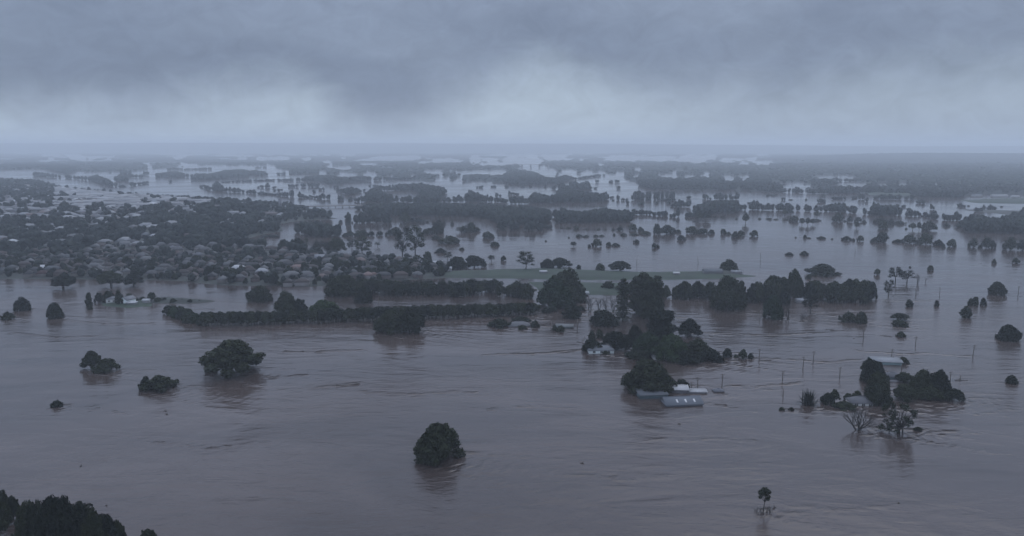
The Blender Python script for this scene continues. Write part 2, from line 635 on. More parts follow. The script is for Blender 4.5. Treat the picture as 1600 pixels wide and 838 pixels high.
for k in range(5):      # broad dense crowns down to the water
    r = np.random.default_rng(100 + k)
    L = envelope_lobes(r, 8.0, [9.5, 8.5, 10.5, 9.0, 11.0][k], 30, 0.02, (0.20, 0.36), 0.95, [2.2, 1.8, 2.0, 2.6, 1.7][k])
    cr = crown_mesh('crown', L, 0.50, 5.5, r, M_LEAF, zmin=0.1, spread=(0.72, 1.30), core=0.66)
    tr = limb_mesh('trunk', L[1::3], r, 0.55, 3.2, M_BARK)
    add_proto('round', measured('broadleaf_tree', cr, [('trunk', tr)]))
for k in range(3):      # the same, greener
    r = np.random.default_rng(130 + k)
    L = envelope_lobes(r, 8.0, [9.5, 11.5, 9.0][k], 24, 0.05, (0.22, 0.38), 0.95, 2.0)
    cr = crown_mesh('crown', L, 0.46, 5.0, r, M_LEAF_G, zmin=0.05)
    tr = limb_mesh('trunk', L[1::3], r, 0.5, 3.0, M_BARK)
    add_proto('green', measured('broadleaf_tree', cr, [('trunk', tr)]))
for k in range(4):      # ragged crowns with holes near the waterline
    r = np.random.default_rng(150 + k)
    L = envelope_lobes(r, 8.0, [9.5, 10.5, 9.0, 11.0][k], 30, 0.16, (0.15, 0.30), 0.9, 1.8, core=True, lean=0.08 * (k - 1.5))
    cr = crown_mesh('crown', L, 0.44, 6.0, r, M_LEAF, zmin=0.2, core=0.74)
    tr = limb_mesh('trunk', L[1::2], r, 0.45, 2.0, M_BARK)
    add_proto('ragged', measured('broadleaf_tree', cr, [('trunk', tr)]))
for k in range(4):      # low crowns almost drowned
    r = np.random.default_rng(200 + k)
    L = envelope_lobes(r, 5.0, [4.4, 3.8, 4.8, 4.0][k], 18, 0.0, (0.20, 0.34), 0.62, 2.4)
    L = [(a * (1 - 0.42 * max(0.0, c / 4.4 - 0.25)), b_ * (1 - 0.42 * max(0.0, c / 4.4 - 0.25)), c, d, e, f) for a, b_, c, d, e, f in L]
    cr = crown_mesh('crown', L, 0.40, 6.0, r, M_LEAF, zmin=-0.2)
    tr = limb_mesh('trunk', L[1::3], r, 0.25, 1.0, M_BARK)
    add_proto('mound', measured('drowned_bush', cr, [('trunk', tr)]))
for k in range(3):      # wide umbrella crowns on a short visible trunk
    r = np.random.default_rng(250 + k)
    H, z0 = 9.5, 0.34
    L = envelope_lobes(r, 8.5, H, 26, z0, (0.20, 0.32), 0.72, 2.2, core=False)
    L.append((0, 0, H * 0.64, 5.4, 5.4, H * 0.27))
    cr = crown_mesh('crown', L, 0.44, 5.5, r, M_LEAF, zmin=H * 0.24)
    tr = limb_mesh('trunk', L[::2], r, 0.8, 2.0, M_BARK)
    add_proto('umbrella', measured('umbrella_tree', cr, [('trunk', tr)]))
for k in range(3):      # narrow upright crowns
    r = np.random.default_rng(300 + k)
    L = envelope_lobes(r, 3.4, [9.0, 10.0, 8.0][k], 20, 0.05, (0.34, 0.5), 1.2, [4.0, 3.0, 2.4][k])
    cr = crown_mesh('crown', L, 0.40, 6.0, r, M_LEAF, zmin=0.05)
    tr = limb_mesh('trunk', L[1::4], r, 0.28, 3.0, M_BARK)
    add_proto('column', measured('upright_tree', cr, [('trunk', tr)]))
for k in range(3):      # piled-up tall crowns
    r = np.random.default_rng(330 + k)
    L = []
    for i in range(26):
        z = 0.4 + 15.0 * ((i + 0.5) / 26)
        R = 4.6 * (1 - 0.45 * z / 15.4) * r.uniform(0.5, 1.05)
        a = i * 2.4 + r.uniform(-.5, .5)
        s = r.uniform(1.2, 2.2)
        L.append((R * math.cos(a), R * math.sin(a), z, s, s, s * 0.9))
    L += [(0, 0, 4, 3.2, 3.2, 4), (0, 0, 9, 2.6, 2.6, 4.5)]
    cr = crown_mesh('crown', L, 0.44, 5.5, r, M_LEAF, zmin=0.05)
    tr = limb_mesh('trunk', L[::5], r, 0.4, 5.0, M_BARK)
    add_proto('tall', measured('tall_tree', cr, [('trunk', tr)]))
for k in range(5):      # open gum trees: bunches of leaf at the ends of visible limbs
    r = np.random.default_rng(400 + k)
    H = [15, 14, 16, 12, 13][k]
    L = []
    for i in range([17, 15, 20, 14, 18][k]):
        z = H * (0.28 + 0.66 * ((i + 0.5) / 18) ** 0.9) if i < 18 else H * r.uniform(0.4, 0.8)
        z = min(z, H * 0.93)
        a = i * 2.4 + r.uniform(-.6, .6)
        R = 5.0 * (1 - 0.55 * abs(z / H - 0.5) * 2) * r.uniform(0.45, 1.05)
        s = r.uniform(0.8, 1.6)
        L.append((R * math.cos(a), R * math.sin(a), z, s * 1.15, s * 1.15, s * 0.8))
    cr = crown_mesh('crown', L, 0.34, 6.5, r, M_LEAF_P if k % 2 else M_LEAF, core=0.55, sub=0, spread=(0.5, 1.25), zmin=0.3)
    tr = limb_mesh('trunk', L, r, 0.34, H * 0.30, M_BARK)
    add_proto('gum', measured('gum_tree', cr, [('trunk', tr)]))
for k in range(3):      # sparse trees: many limbs, thin leaf
    r = np.random.default_rng(450 + k)
    H, L = 11.0, []
    for i in range(40):
        a = i * 2.4 + r.uniform(-.6, .6)
        z = H * r.uniform(0.12, 0.95)
        R = 6.2 * math.sqrt(max(0.1, 1 - ((z / H - 0.45) / 0.62) ** 2)) * r.uniform(0.4, 1.05)
        s = r.uniform(0.55, 1.15)
        L.append((R * math.cos(a), R * math.sin(a), z, s, s, s * 0.8))
    cr = crown_mesh('crown', L, 0.30, 8.0, r, M_LEAF, core=0.55, sub=0, spread=(0.5, 1.35), zmin=0.2)
    tr = limb_mesh('trunk', L, r, 0.26, H * 0.2, M_BARK, stems=3, spread=0.6)
    add_proto('sparse', measured('sparse_tree', cr, [('trunk', tr)]))
for k in range(3):      # trunks showing under a packed row of crowns (levee trees)
    r = np.random.default_rng(480 + k)
    L = envelope_lobes(r, 3.9, 6.2, 15, 0.30, (0.28, 0.44), 0.9, 2.4, core=False)
    L.append((0, 0, 4.0, 2.9, 2.9, 1.9))
    cr = crown_mesh('crown', L, 0.38, 5.5, r, M_LEAF, zmin=1.7)
    mt = MB()
    for i in range(7):
        a = r.uniform(0, 6.28); d = r.uniform(0.3, 2.6)
        mt.tube([(d * math.cos(a), d * math.sin(a), -1), (d * math.cos(a) * 1.1 + r.normal() * .15, d * math.sin(a) * 1.1, 1.2), (d * math.cos(a) * 1.2 + r.normal() * .4, d * math.sin(a) * 1.2, 3.6)],
                [0.16, 0.14, 0.09], 5)
    add_proto('hedge', measured('levee_tree', cr, [('trunk', mt.mesh('trunk', M_BARK_PALE))]))
for k in range(3):      # small round paddock trees, light enough to repeat
    r = np.random.default_rng(500 + k)
    L = envelope_lobes(r, 5.0, [7.5, 6.5, 8.5][k], 15, 0.08, (0.24, 0.40), 0.95, 2.0)
    cr = crown_mesh('crown', L, 0.55, 3.0, r, M_LEAF, sub=1, zmin=0.1)
    tr = limb_mesh('trunk', L[1::4], r, 0.32, 2.0, M_BARK)
    add_proto('small', measured('paddock_tree', cr, [('trunk', tr)]))
for k in range(2):      # small tree with a stem showing
    r = np.random.default_rng(520 + k)
    L = envelope_lobes(r, 4.5, 8.0, 15, 0.36, (0.24, 0.36), 0.85, 2.2)
    cr = crown_mesh('crown', L, 0.5, 3.5, r, M_LEAF, sub=1, zmin=2.2)
    tr = limb_mesh('trunk', L[1::2], r, 0.36, 2.4, M_BARK)
    add_proto('stemmed', measured('paddock_tree', cr, [('trunk', tr)]))


def bare_tree(seed, H, stems, spread):
    r = np.random.default_rng(seed)
    trunk, br = MB(), MB()
    def grow(p, d, L, rad, lev):
        q = p + d * L * 0.5 + r.normal(size=3) * L * 0.04
        e = q + d * L * 0.5 + r.normal(size=3) * L * 0.06 + np.array([0, 0, 0.06 * L])
        (trunk if lev == 0 else br).tube([p, q, e], [rad, rad * 0.8, rad * 0.6], 5 if lev < 2 else 3, cap=False)
        if lev < 3:
            for i in range(3 if lev < 2 else 2):
                nd = d + sph(1, r)[0] * 0.55 + np.array([0, 0, 0.10]); nd /= np.linalg.norm(nd)
                grow(e if i != 1 else q, nd, L * r.uniform(0.55, 0.8), rad * 0.66, lev + 1)
    for i in range(stems):
        a = i * 6.283 / stems + r.uniform(-.3, .3); t = spread * r.uniform(0.35, 1.0) if stems > 1 else 0.03
        d = np.array([math.sin(t) * math.cos(a), math.sin(t) * math.sin(a), math.cos(t)])
        grow(np.array([0.15 * math.cos(a), 0.15 * math.sin(a), -0.6]), d, H * (0.40 if stems > 1 else 0.45), 0.24 if stems > 1 else 0.28, 0)
    tm, bm = trunk.mesh('trunk', M_BARK), br.mesh('branches', M_BARK)
    p = measured('bare_tree', bm, [('trunk', tm)])
    p.parts[0] = ('branches', bm)
    return p


add_proto('bare', bare_tree(540, 9.0, 8, 0.95))
add_proto('bare', bare_tree(541, 10.0, 2, 0.25))
add_proto('bare', bare_tree(542, 10.0, 3, 0.30))

r = np.random.default_rng(560)        # tiered conifer
m = MB(); H = 18.0
for i in range(17):
    z = 1.2 + (H - 2.0) * i / 17
    R = (4.3 if i % 2 else 3.3) * (1 - 0.72 * i / 17)
    n = 9
    for j in range(n):
        a = j * 6.283 / n + i * 0.5 + r.uniform(-.15, .15)
        t = np.linspace(0.12, 1, 14)
        px = R * t * r.uniform(0.8, 1.1)
        pos = np.stack([px * math.cos(a), px * math.sin(a), z - 0.25 * px + 0.10 * px * t], 1) + r.normal(size=(14, 3)) * 0.16
        V, F = leaf_quads(pos, np.tile([0, 0, 1.0], (14, 1)), 0.42, r, 0.6)
        m.add_arr(V, F)
pine_crown = m.mesh('crown', M_LEAF)
m = MB(); m.tube([(0, 0, -1), (0, 0, 9), (0, 0, H - 0.3)], [0.36, 0.24, 0.05], 7)
add_proto('pine', measured('conifer_tree', pine_crown, [('trunk', m.mesh('trunk', M_BARK))]))

r = np.random.default_rng(570)        # spiky shrub of long fronds
m = MB()
for i in range(190):
    a, el = r.uniform(0, 6.283), r.uniform(0.25, 1.5)
    Lh = r.uniform(3.2, 5.8)
    d = np.array([math.cos(a) * math.cos(el), math.sin(a) * math.cos(el), math.sin(el)])
    o = np.array([r.normal() * 0.8, r.normal() * 0.8, 0])
    side = np.cross(d, (0, 0, 1)); side /= np.linalg.norm(side) + 1e-9
    pts = [o + d * Lh * t - np.array([0, 0, 0.9 * t * t * math.cos(el)]) for t in (0, 0.4, 0.75, 1.0)]
    ww = [0.14, 0.22, 0.14, 0.01]
    V = [p + side * q * sgn for p, q in zip(pts, ww) for sgn in (-1, 1)]
    m.add(V, [(0, 1, 3, 2), (2, 3, 5, 4), (4, 5, 7, 6)])
fr = m.mesh('fronds', M_LEAF_P)
pr = measured('spiky_shrub', fr, [])
m = MB(); m.tube([(0, 0, -0.6), (0, 0, 0.8)], [0.35, 0.3], 7)
pr.parts = [('fronds', fr), ('stem', m.mesh('stem', M_BARK))]
add_proto('spiky', pr)

r = np.random.default_rng(580)        # young tree: bare stem, tufted head, dead sticks round its foot
L = [(-0.75, 0, 7.0, 0.85, 0.8, 0.8), (0.15, 0.2, 7.8, 0.95, 0.9, 0.85), (0.95, 0, 7.2, 0.8, 0.8, 0.8), (0.1, -.2, 6.6, 0.7, .7, .6),
     (-1.15, 0, 5.5, 0.6, 0.5, 0.42), (0.95, 0, 4.9, 0.55, 0.5, 0.75), (1.35, 0.1, 5.4, 0.4, 0.4, 0.5)]
cr = crown_mesh('crown', L, 0.20, 22, r, M_LEAF, core=0.7, sub=1, zmin=1)
m = MB()
m.tube([(-0.2, 0, -1), (0.05, 0, 2.0), (0.2, 0, 3.9)], [0.16, 0.13, 0.12], 6)
for l in L:
    c = np.array(l[:3]); m.tube([(0.2, 0, 3.7), (0.2 + c[0] * 0.5, c[1] * .5, (3.7 + c[2]) / 2), c], [0.10, 0.08, 0.04], 5)
tr = m.mesh('trunk', M_BARK)
m = MB()
for i in range(24):
    x = r.choice([-2.1, -1.6, -0.7, 0.9, 1.7, 2.2]) + r.normal() * 0.15; y = r.normal() * 0.5; hh = r.uniform(0.9, 2.7)
    m.tube([(x, y, -0.6), (x + r.normal() * .18, y, hh * .5), (x + r.normal() * .5 + 0.15 * x, y, hh)], [0.07, 0.055, 0.02], 4)
p = measured('young_tree', cr, [('trunk', tr), ('dead_sticks', m.mesh('dead_sticks', M_BARK))])
p.W = 4.6
add_proto('young', p)

NOPUSH = {'umbrella', 'gum', 'bare', 'pine', 'young', 'stemmed', 'sparse'}
N_PLACED = {}


def place(kind, loc, w, h, label=None, cat='tree', group=None, variant=None, rz=None, name=None):
    P = PROTO[kind]
    i = N_PLACED.get(kind, 0); N_PLACED[kind] = i + 1
    p = P[(i if variant is None else variant) % len(P)]
    root = empty(name or p.name, loc, rng.uniform(0, 6.28) if rz is None else rz)
    root.scale = (w / p.W, w / p.W, h / p.H)
    for pn, me in p.parts:
        link(bpy.data.objects.new(pn, me), root)
    tag(root, label, cat, group)
    return root


def tree_px(kind, x, yb, wpx, yt, label=None, cat='tree', group=None, z=0.0, hfun=None, **kw):
    """a tree seen at photo pixel x, waterline yb, wpx wide, top at yt"""
    p, t = at(x, yb, z)
    w_ = wpx * t / FPX
    if kind not in NOPUSH:
        k = 1 + 0.36 * w_ / math.hypot(p[0], p[1])
        p = np.array([p[0] * k, p[1] * k, z])
        w_ *= k
    if hfun is not None:
        p[2] = hfun(p[0], p[1])
    # height that puts the top at yt
    if yb > 446 and w_ > 2.0 and z == 0.0:
        WAKES.append((p[0], p[1], w_))
    d = ray(x, yt); s = p[1] / d[1]
    hh = CAM_Z + d[2] * s - p[2]
    hh = max(hh, 0.22 * w_, 0.8)
    kw.setdefault('rz', (x * 12.9898 + yb * 78.233) % 6.283)
    return place(kind, (p[0], p[1], p[2]), w_, hh, label, cat, group, **kw)
# ------------------------------------------------------------------ land above the flood
def in_poly(x, y, poly):
    x, y = np.asarray(x, float), np.asarray(y, float)
    inside = np.zeros(x.shape, bool)
    n = len(poly)
    for i in range(n):
        x0, y0 = poly[i]; x1, y1 = poly[(i + 1) % n]
        c = ((y0 > y) != (y1 > y)) & (x < (x1 - x0) * (y - y0) / (y1 - y0 + 1e-12) + x0)
        inside ^= c
    return inside


def poly_dist(x, y, poly):
    d = np.full(np.shape(x), 1e9)
    n = len(poly)
    for i in range(n):
        ax, ay = poly[i]; bx, by = poly[(i + 1) % n]
        ex, ey = bx - ax, by - ay
        t = np.clip(((x - ax) * ex + (y - ay) * ey) / (ex * ex + ey * ey + 1e-9), 0, 1)
        d = np.minimum(d, np.hypot(x - ax - t * ex, y - ay - t * ey))
    return d


def ground_poly(poly_px):
    return [tuple(at(x, y)[0][:2]) for x, y in poly_px]


def land_patch(name, poly_px, cell, hfun, mat, slope=0.12, rough=0.35):
    g = ground_poly(poly_px)
    a = np.array(g)
    gx = np.arange(a[:, 0].min() - 3 * cell, a[:, 0].max() + 3 * cell, cell)
    gy = np.arange(a[:, 1].min() - 3 * cell, a[:, 1].max() + 3 * cell, cell)
    X, Y = np.meshgrid(gx, gy)
    ins = in_poly(X, Y, g)
    d = poly_dist(X, Y, g) * np.where(ins, 1, -1)
    d = d + rough * cell * fbm2(X / (cell * 3), Y / (cell * 3), 9, 3)
    H = hfun(X, Y) if callable(hfun) else np.full(X.shape, float(hfun))
    Z = np.where(d > 0, np.minimum(d * slope, H), np.maximum(d * slope, -1.2)) + np.where(d > cell, 0.12 * fbm2(X / 9.0, Y / 9.0, 4, 3), 0)
    n, k = len(gx), len(gy)
    j, i = np.meshgrid(np.arange(k - 1), np.arange(n - 1), indexing='ij')
    F = np.stack([j * n + i, j * n + i + 1, (j + 1) * n + i + 1, (j + 1) * n + i], -1).reshape(-1, 4)
    keep = (Z.ravel()[F] > -1.0).any(1)
    F = F[keep]
    used = np.unique(F); remap = np.zeros(X.size, int); remap[used] = np.arange(len(used))
    V = np.stack([X.ravel(), Y.ravel(), Z.ravel()], 1)[used]
    m = MB(); m.add_arr(V, remap[F])
    return tag(m.build(name, mat, smooth=True), kind='structure')


def sstep(x):
    x = np.clip(x, 0, 1)
    return x * x * (3 - 2 * x)


def town_h(X, Y):
    left = 0.55 + 0.45 * sstep((-X - 60) / 250.0)
    return 1.3 + 11.0 * left * sstep((Y - 690) / 560.0) * (1 - 0.62 * sstep((Y - 1350) / 500.0))


TOWN_PX = [(-200, 436), (0, 435), (130, 437), (250, 438), (330, 445), (400, 447), (470, 449), (520, 447), (560, 443), (620, 438), (700, 434), (705, 424),
           (650, 408), (600, 405), (540, 402), (490, 398), (450, 392), (420, 389), (395, 384), (376, 376), (405, 368), (440, 362), (440, 350), (470, 345),
           (532, 342), (500, 336), (470, 328), (440, 323), (400, 320), (330, 315), (300, 313), (240, 309), (190, 305), (150, 301), (110, 297), (60, 287), (0, 284), (-200, 283)]
TOWN_G = ground_poly(TOWN_PX)
land_patch('town_ground', TOWN_PX, 9.0, town_h, M_TOWNGROUND, 0.10)
land_patch('grass_field', [(690, 424), (780, 421), (850, 419), (940, 422.5), (1000, 425), (1100, 424), (1160, 429), (1186, 432), (1120, 436), (1040, 437.5), (908, 437.5), (830, 436), (690, 434)],
           4.0, 1.1, M_GRASS)
land_patch('grass_field', [(826, 441), (908, 441), (1000, 443), (1022, 449), (1000, 458), (960, 461), (910, 461), (850, 460)], 3.0, 1.0, M_GRASS)
land_patch('lawn', [(157, 475), (185, 468), (240, 466), (238, 479), (200, 481), (165, 479)], 2.0, 0.9, M_GRASS)
land_patch('spit', [(213, 466.5), (270, 464.8), (339, 470.5), (325, 473), (290, 475), (240, 474)], 2.0, 1.6, M_TOWNGROUND, 0.25)
land_patch('grass_field', [(1350, 301), (1420, 299.5), (1445, 303), (1430, 306), (1360, 305)], 12.0, 2.0, M_GRASS)
land_patch('grass_field', [(1500, 313), (1548, 311), (1620, 309.5), (1760, 309.5), (1760, 319), (1620, 319), (1520, 317)], 10.0, 2.0, M_GRASS)
land_patch('bank', [(1488, 326.8), (1530, 328), (1600, 330), (1760, 333), (1760, 342), (1600, 338.5), (1515, 329.5)], 8.0, 1.2, M_TOWNGROUND)
land_patch('low_rise', [(1096, 430), (1110, 424), (1135, 423), (1158, 428), (1150, 431.5)], 3.0, 1.8, M_TOWNGROUND, 0.3)


def town_at(px, py):
    z = 3.0
    for _ in range(12):
        p, t = at(px, py, z)
        z = float(town_h(p[0], p[1]))
    p[2] = z
    return p, t


# ------------------------------------------------------------------ far woods, one mass
WOOD = {'near': [], 'mid': [], 'far': []}      # rows: x, y, z, diameter, height


def wood_add(X, Y, Z, D, H):
    d = np.hypot(X, Y)
    for key, lo, hi in (('near', 0, 1450), ('mid', 1450, 2600), ('far', 2600, 1e9)):
        k = (d >= lo) & (d < hi)
        if k.any():
            WOOD[key].append(np.stack([X[k], Y[k], Z[k], D[k], H[k]], 1))


def strip_points(st, sp=7.0, hmax=16.5, r=rng, dens=1.0):
    st = np.array(st, float)
    xs = np.linspace(st[0, 0], st[-1, 0], max(12, int((st[-1, 0] - st[0, 0]) * 2)))
    yb = np.interp(xs, st[:, 0], st[:, 1]); yt = np.interp(xs, st[:, 0], st[:, 2])
    _, _, tb = at_np(xs, yb)
    hm = np.minimum(hmax, np.maximum((yb - yt) * tb / FPX, 2.5))
    # back edge of the strip: the tree standing there has its top at yt
    _, _, t2 = at_np(xs, np.minimum(yb, yt + hm * FPX / tb))
    for _ in range(4):
        _, _, t2 = at_np(xs, np.minimum(yb, yt + hm * FPX / t2))
    wid = np.gradient(xs) * tb / FPX
    dep = np.maximum(t2 - tb, 0)
    area = wid * (dep + sp)
    n = max(2, int(area.sum() / sp ** 2 * dens))
    p = np.cumsum(area) / area.sum()
    u = r.uniform(0, 1, n)
    i = np.searchsorted(p, u).clip(0, len(xs) - 1)
    px = xs[i] + r.uniform(-.5, .5, n) * np.gradient(xs)[i]
    t = tb[i] + r.uniform(0, 1, n) * dep[i] + sp * 0.45
    frac = r.uniform(0.62, 1.0, n)
    h = hm[i] * frac
    vb = 419 - FPX * 0.0
    # position from depth along view on the ground plane
    v = (SP - CAM_Z / t) / CP
    X = (px - 800) / FPX * t
    Y = (CP + v * SP) * t
    return X, Y, h, n


STRIPS = []
def S(*pts, **kw):
    STRIPS.append((pts, kw))


S((0, 265, 256), (66, 264, 256), (105, 272, 257), (118, 268, 259))
S((54, 276, 268), (90, 277.7, 271), (115, 280, 274), (143, 283, 275), (152, 285, 272), (172, 291.5, 280), (188, 293, 288), (197, 292.6, 290))
S((103, 268, 263), (120, 268, 263.5)); S((132, 268.7, 264), (162, 268.7, 265)); S((169, 271, 269), (173, 271, 269))
S((189, 272, 264.5), (206, 272, 266)); S((180, 284, 276), (188, 284, 271.5), (199, 284, 275))
S((197, 277.7, 270), (223, 277.7, 271.5)); S((225, 274, 267), (233, 274, 268)); S((245, 277.7, 269.5), (251, 277.7, 270))
S((252, 277, 269), (275, 278.4, 267), (290, 277, 270), (301, 277, 271)); S((264, 285, 281), (266.5, 285, 281))
S((198, 293, 288), (206, 291, 283), (218, 289, 284), (232, 287, 282))
S((300, 282, 276), (306, 282, 270.5), (331, 281, 270), (352, 279.5, 265), (375, 278, 264), (388, 276.3, 265))
S((390, 274, 266), (400, 275, 265), (418, 274.5, 268)); S((260, 266, 262), (285, 266, 262)); S((286, 266.5, 263), (330, 265.5, 261))
S((400, 263.5, 260), (415, 263, 260)); S((433, 273.5, 268), (444, 273.5, 268)); S((454, 272.5, 262), (476, 272.5, 264), (497, 272, 264))
S((347, 285.5, 283), (370, 285, 281.5), (390, 284, 280), (420, 283, 279.5), (440, 283, 279), (463, 283.5, 278), (475, 283.5, 275), (500, 284, 273), (515, 288, 272),
  (530, 288, 275), (545, 285, 276), (563, 284, 274), (600, 282, 276), (640, 281, 275))
S((312, 291.5, 289), (319, 295, 288), (331, 298.5, 291), (338, 299, 281.6), (346, 299.5, 287), (352, 300, 291.5), (373, 301, 293), (394, 303, 295.7), (405, 304, 297),
  (420, 304.7, 301), (432, 306, 302), (440, 306.8, 300), (447, 307.5, 298.5), (458, 308, 295.7), (470, 309.5, 299), (481.5, 310, 307), sp=6)
S((491, 310.6, 306), (500, 311.6, 302), (512, 311.6, 302), (518.5, 311.6, 304), sp=5.5)
S((484, 309.6, 304), (489, 309.6, 304), sp=5); S((499, 298, 292), (506, 298, 292), sp=5); S((489, 301, 296), (494, 301, 296), sp=5)
S((404, 294, 291), (415, 294, 285), (422, 293.5, 287)); S((423, 295, 290), (429, 295, 290)); S((429, 299, 294), (436, 299, 294)); S((438, 297, 295), (440, 297, 295))
S((453, 292.6, 288), (460, 292.6, 287), (467, 292.6, 284.6), (483, 292.6, 283.5), (495, 292.6, 285), (500, 291, 287)); S((523, 294, 288), (530, 293, 288))
S((527, 299, 294), (534, 302, 294), (542, 304.7, 292), (552, 304.7, 291.5), (558, 300, 293), sp=5.5)
S((525, 311, 306), (532, 313, 305), sp=5); S((533, 313, 304), (540, 313, 305), sp=5); S((542, 313, 306), (550, 313, 307), sp=5); S((554.5, 315, 305), (557, 315, 305), sp=4)
S((559, 302, 293), (571, 299, 293)); S((559, 316, 305), (571, 316, 304), sp=6); S((572, 316, 300), (582, 316, 292), (590, 316, 292), (600, 317, 299), (612, 317, 302), sp=6)
S((573, 291, 288), (585, 292, 288), (598, 298.5, 290), (615, 298.5, 287.5), (640, 298, 286), (653, 299.5, 285), (660, 312, 285), (675, 314, 287), (685, 314, 289), (698, 300, 294))
S((615, 316, 306), (628, 316, 305), (636, 316, 303), (645, 318, 306), (660, 318, 302), (680, 316, 299), (690, 316, 307), (715, 316.5, 304), (730, 316, 302), (735, 316, 294), (742, 316, 299),
  (755, 316, 302), (770, 316, 305), (790, 317, 310), (800, 319, 307), (815, 319, 305), (825, 319, 308), (832, 318, 300), (842, 318, 299.6), (850, 317, 303), (860, 318, 304), (868, 318, 302),
  (875, 317, 293), (890, 317, 293), (900, 317, 296), (925, 316.5, 299), (945, 315, 300), (953, 309, 301))
S((775, 308, 301), (784, 308, 301), sp=5); S((795, 305, 298), (804, 305, 298), sp=5); S((806, 306, 301), (811, 306, 301), sp=5); S((744, 294, 290), (752, 294, 290)); S((764, 293, 289), (774, 293, 289)); S((791, 293, 289), (796, 293, 289))
S((555, 327, 323), (566, 330, 319), (580, 338, 316), (600, 338, 315), (622, 338, 315), (645, 338, 315), (680, 338, 314), (720, 338.5, 316), (745, 340, 317), (765, 342, 315),
  (780, 350, 318), (800, 352, 320), (830, 352, 319), (850, 351, 323), (858, 348, 326), sp=7.5)
S((776, 358, 345), (800, 360, 344), (830, 361, 343), (848, 360, 345), (860, 357, 352), sp=6.5)
S((554, 348.5, 334), (565, 349, 331), (580, 349, 330), (620, 349, 335), sp=6)
S((790, 285, 270), (800, 289, 268), (825, 289, 266), (835, 289, 268), (845, 289.5, 272), (855, 288, 276), (872, 288, 276), (883, 284, 272), (890, 282, 274), (900, 281, 277), (920, 278, 274), (945, 275, 270))
S((862, 296, 290), (875, 296, 285), (890, 296, 289), (893, 297, 282), (900, 297, 283), (905, 297, 286), (917, 296.5, 281), (925, 296, 290), (933, 295, 291))
S((931, 286, 280), (936, 286, 280)); S((964, 295.6, 288), (970, 295.6, 288)); S((953, 286, 281), (966, 286, 279))
S((815, 293, 288), (820, 293, 288)); S((828, 293, 289), (831, 293, 289)); S((851, 292, 286), (856, 292, 284))
S((640, 347.5, 338), (660, 348, 341), (668, 348, 344), sp=5)
S((984, 313, 306), (990, 313, 301), (996, 313, 296.5), (1005, 313, 299), sp=5.5)
S((995, 321, 317), (1003, 321, 313), (1012, 319, 315), sp=5)
S((979, 319, 312), (983, 319, 312), sp=4); S((963, 313, 303), (969, 313, 304), sp=4); S((971, 314, 307), (980, 314, 309), sp=4.5); S((954, 310, 305), (959, 310, 305), sp=4); S((955, 314, 311), (961, 314, 311), sp=4)
for xx in (1011, 1015, 1023, 1028, 1035, 1042, 1048, 1052):
    S((xx - 1, 313, 297 + (xx % 5)), (xx + 1, 313, 298), sp=3.5)
S((1010, 313.5, 309), (1055, 313.5, 309), sp=6)
S((850, 349, 340), (858, 349, 336), (870, 349, 332), (880, 349, 322), (888, 349, 325), (900, 349, 328), (915, 349, 328), (921, 349, 323), (930, 349, 327), (945, 348, 322), (955, 348, 325), (970, 348, 325), (988, 347, 330), sp=7)
S((857, 335, 328), (866, 340, 324), (874, 340, 326), sp=6)
S((988, 336, 326), (1000, 336, 325), (1008, 336, 324), (1015, 336, 326), sp=6); S((1018, 337.5, 330), (1025, 338, 328), (1035, 338, 328), (1044, 338, 329), sp=5.5)
S((1049, 340, 332), (1055, 340, 333), sp=4.5); S((1057, 339, 323), (1061, 339, 323), sp=4); S((1068, 339, 332), (1075, 339, 332), sp=5); S((1025, 319, 313), (1030, 319, 313), sp=4); S((1041, 319, 312), (1047, 319, 312), sp=4)
S((1049, 323, 317), (1055, 324, 312), (1065, 324, 311), (1080, 324, 312), (1083, 336, 322), (1095, 336, 316), (1110, 336, 312), (1120, 333, 311), (1135, 333, 310), (1150, 333, 313), (1151, 329, 316), sp=7)
S((1074, 338, 331), (1084, 340, 327), (1096, 338, 328), sp=6)
S((1150, 328.5, 316), (1165, 328.5, 318), (1172, 328.5, 313), (1183, 328.5, 313), (1190, 328.5, 318), (1200, 329, 316), (1222, 329.5, 316), (1237, 329.5, 317), (1250, 330, 316), (1270, 331, 318), (1290, 331, 318),
  (1307, 332, 315), (1315, 332, 315), (1330, 333, 318), (1340, 335, 322), (1350, 335.5, 320), (1357, 335.5, 326), sp=6.5)
S((1358, 336, 326), (1365, 338, 314), (1372, 338, 318), (1380, 338, 319), (1392, 337, 318), (1405, 337, 322), (1411, 335, 327), sp=6)
S((1398, 323, 318), (1404, 323, 318), sp=4.5); S((1408, 324, 319), (1414, 324, 319), sp=4.5); S((1413, 329, 323), (1421, 329, 323), sp=5); S((1416, 338, 330), (1428, 338.5, 325), (1437, 338.5, 331), sp=5.5)
S((1440, 339, 335), (1445, 339, 330), (1462, 343, 329), (1480, 345, 331), (1495, 345, 330), (1506, 345, 331), sp=6)
S((1455, 328, 318), (1460, 328, 318), sp=4)
S((1491, 356, 352), (1500, 356, 347), (1510, 353, 336), (1520, 354, 333), (1530, 352, 334), (1545, 354, 336), sp=6)
S((1503, 353, 340), (1511, 363, 347), (1525, 364, 335), (1540, 364, 336), (1545, 364, 338), sp=6)
S((1546, 364, 338), (1560, 365, 337), (1585, 365, 330), (1600, 366, 327), (1660, 366, 325), sp=6.5)
S((1000, 291, 280), (1020, 297, 279), (1060, 297, 278), (1120, 297, 279), (1127, 298, 280), (1150, 297, 283), (1160, 297, 284), (1190, 299, 282), (1220, 301, 285), sp=9)
S((1099, 311, 301), (1104, 312, 300), (1110, 312, 306), sp=5); S((1118, 312, 301), (1124, 312, 299), (1130, 312, 303), (1145, 312, 301), (1153, 312, 300), sp=6); S((1072, 311, 304), (1078, 311, 304), sp=5)
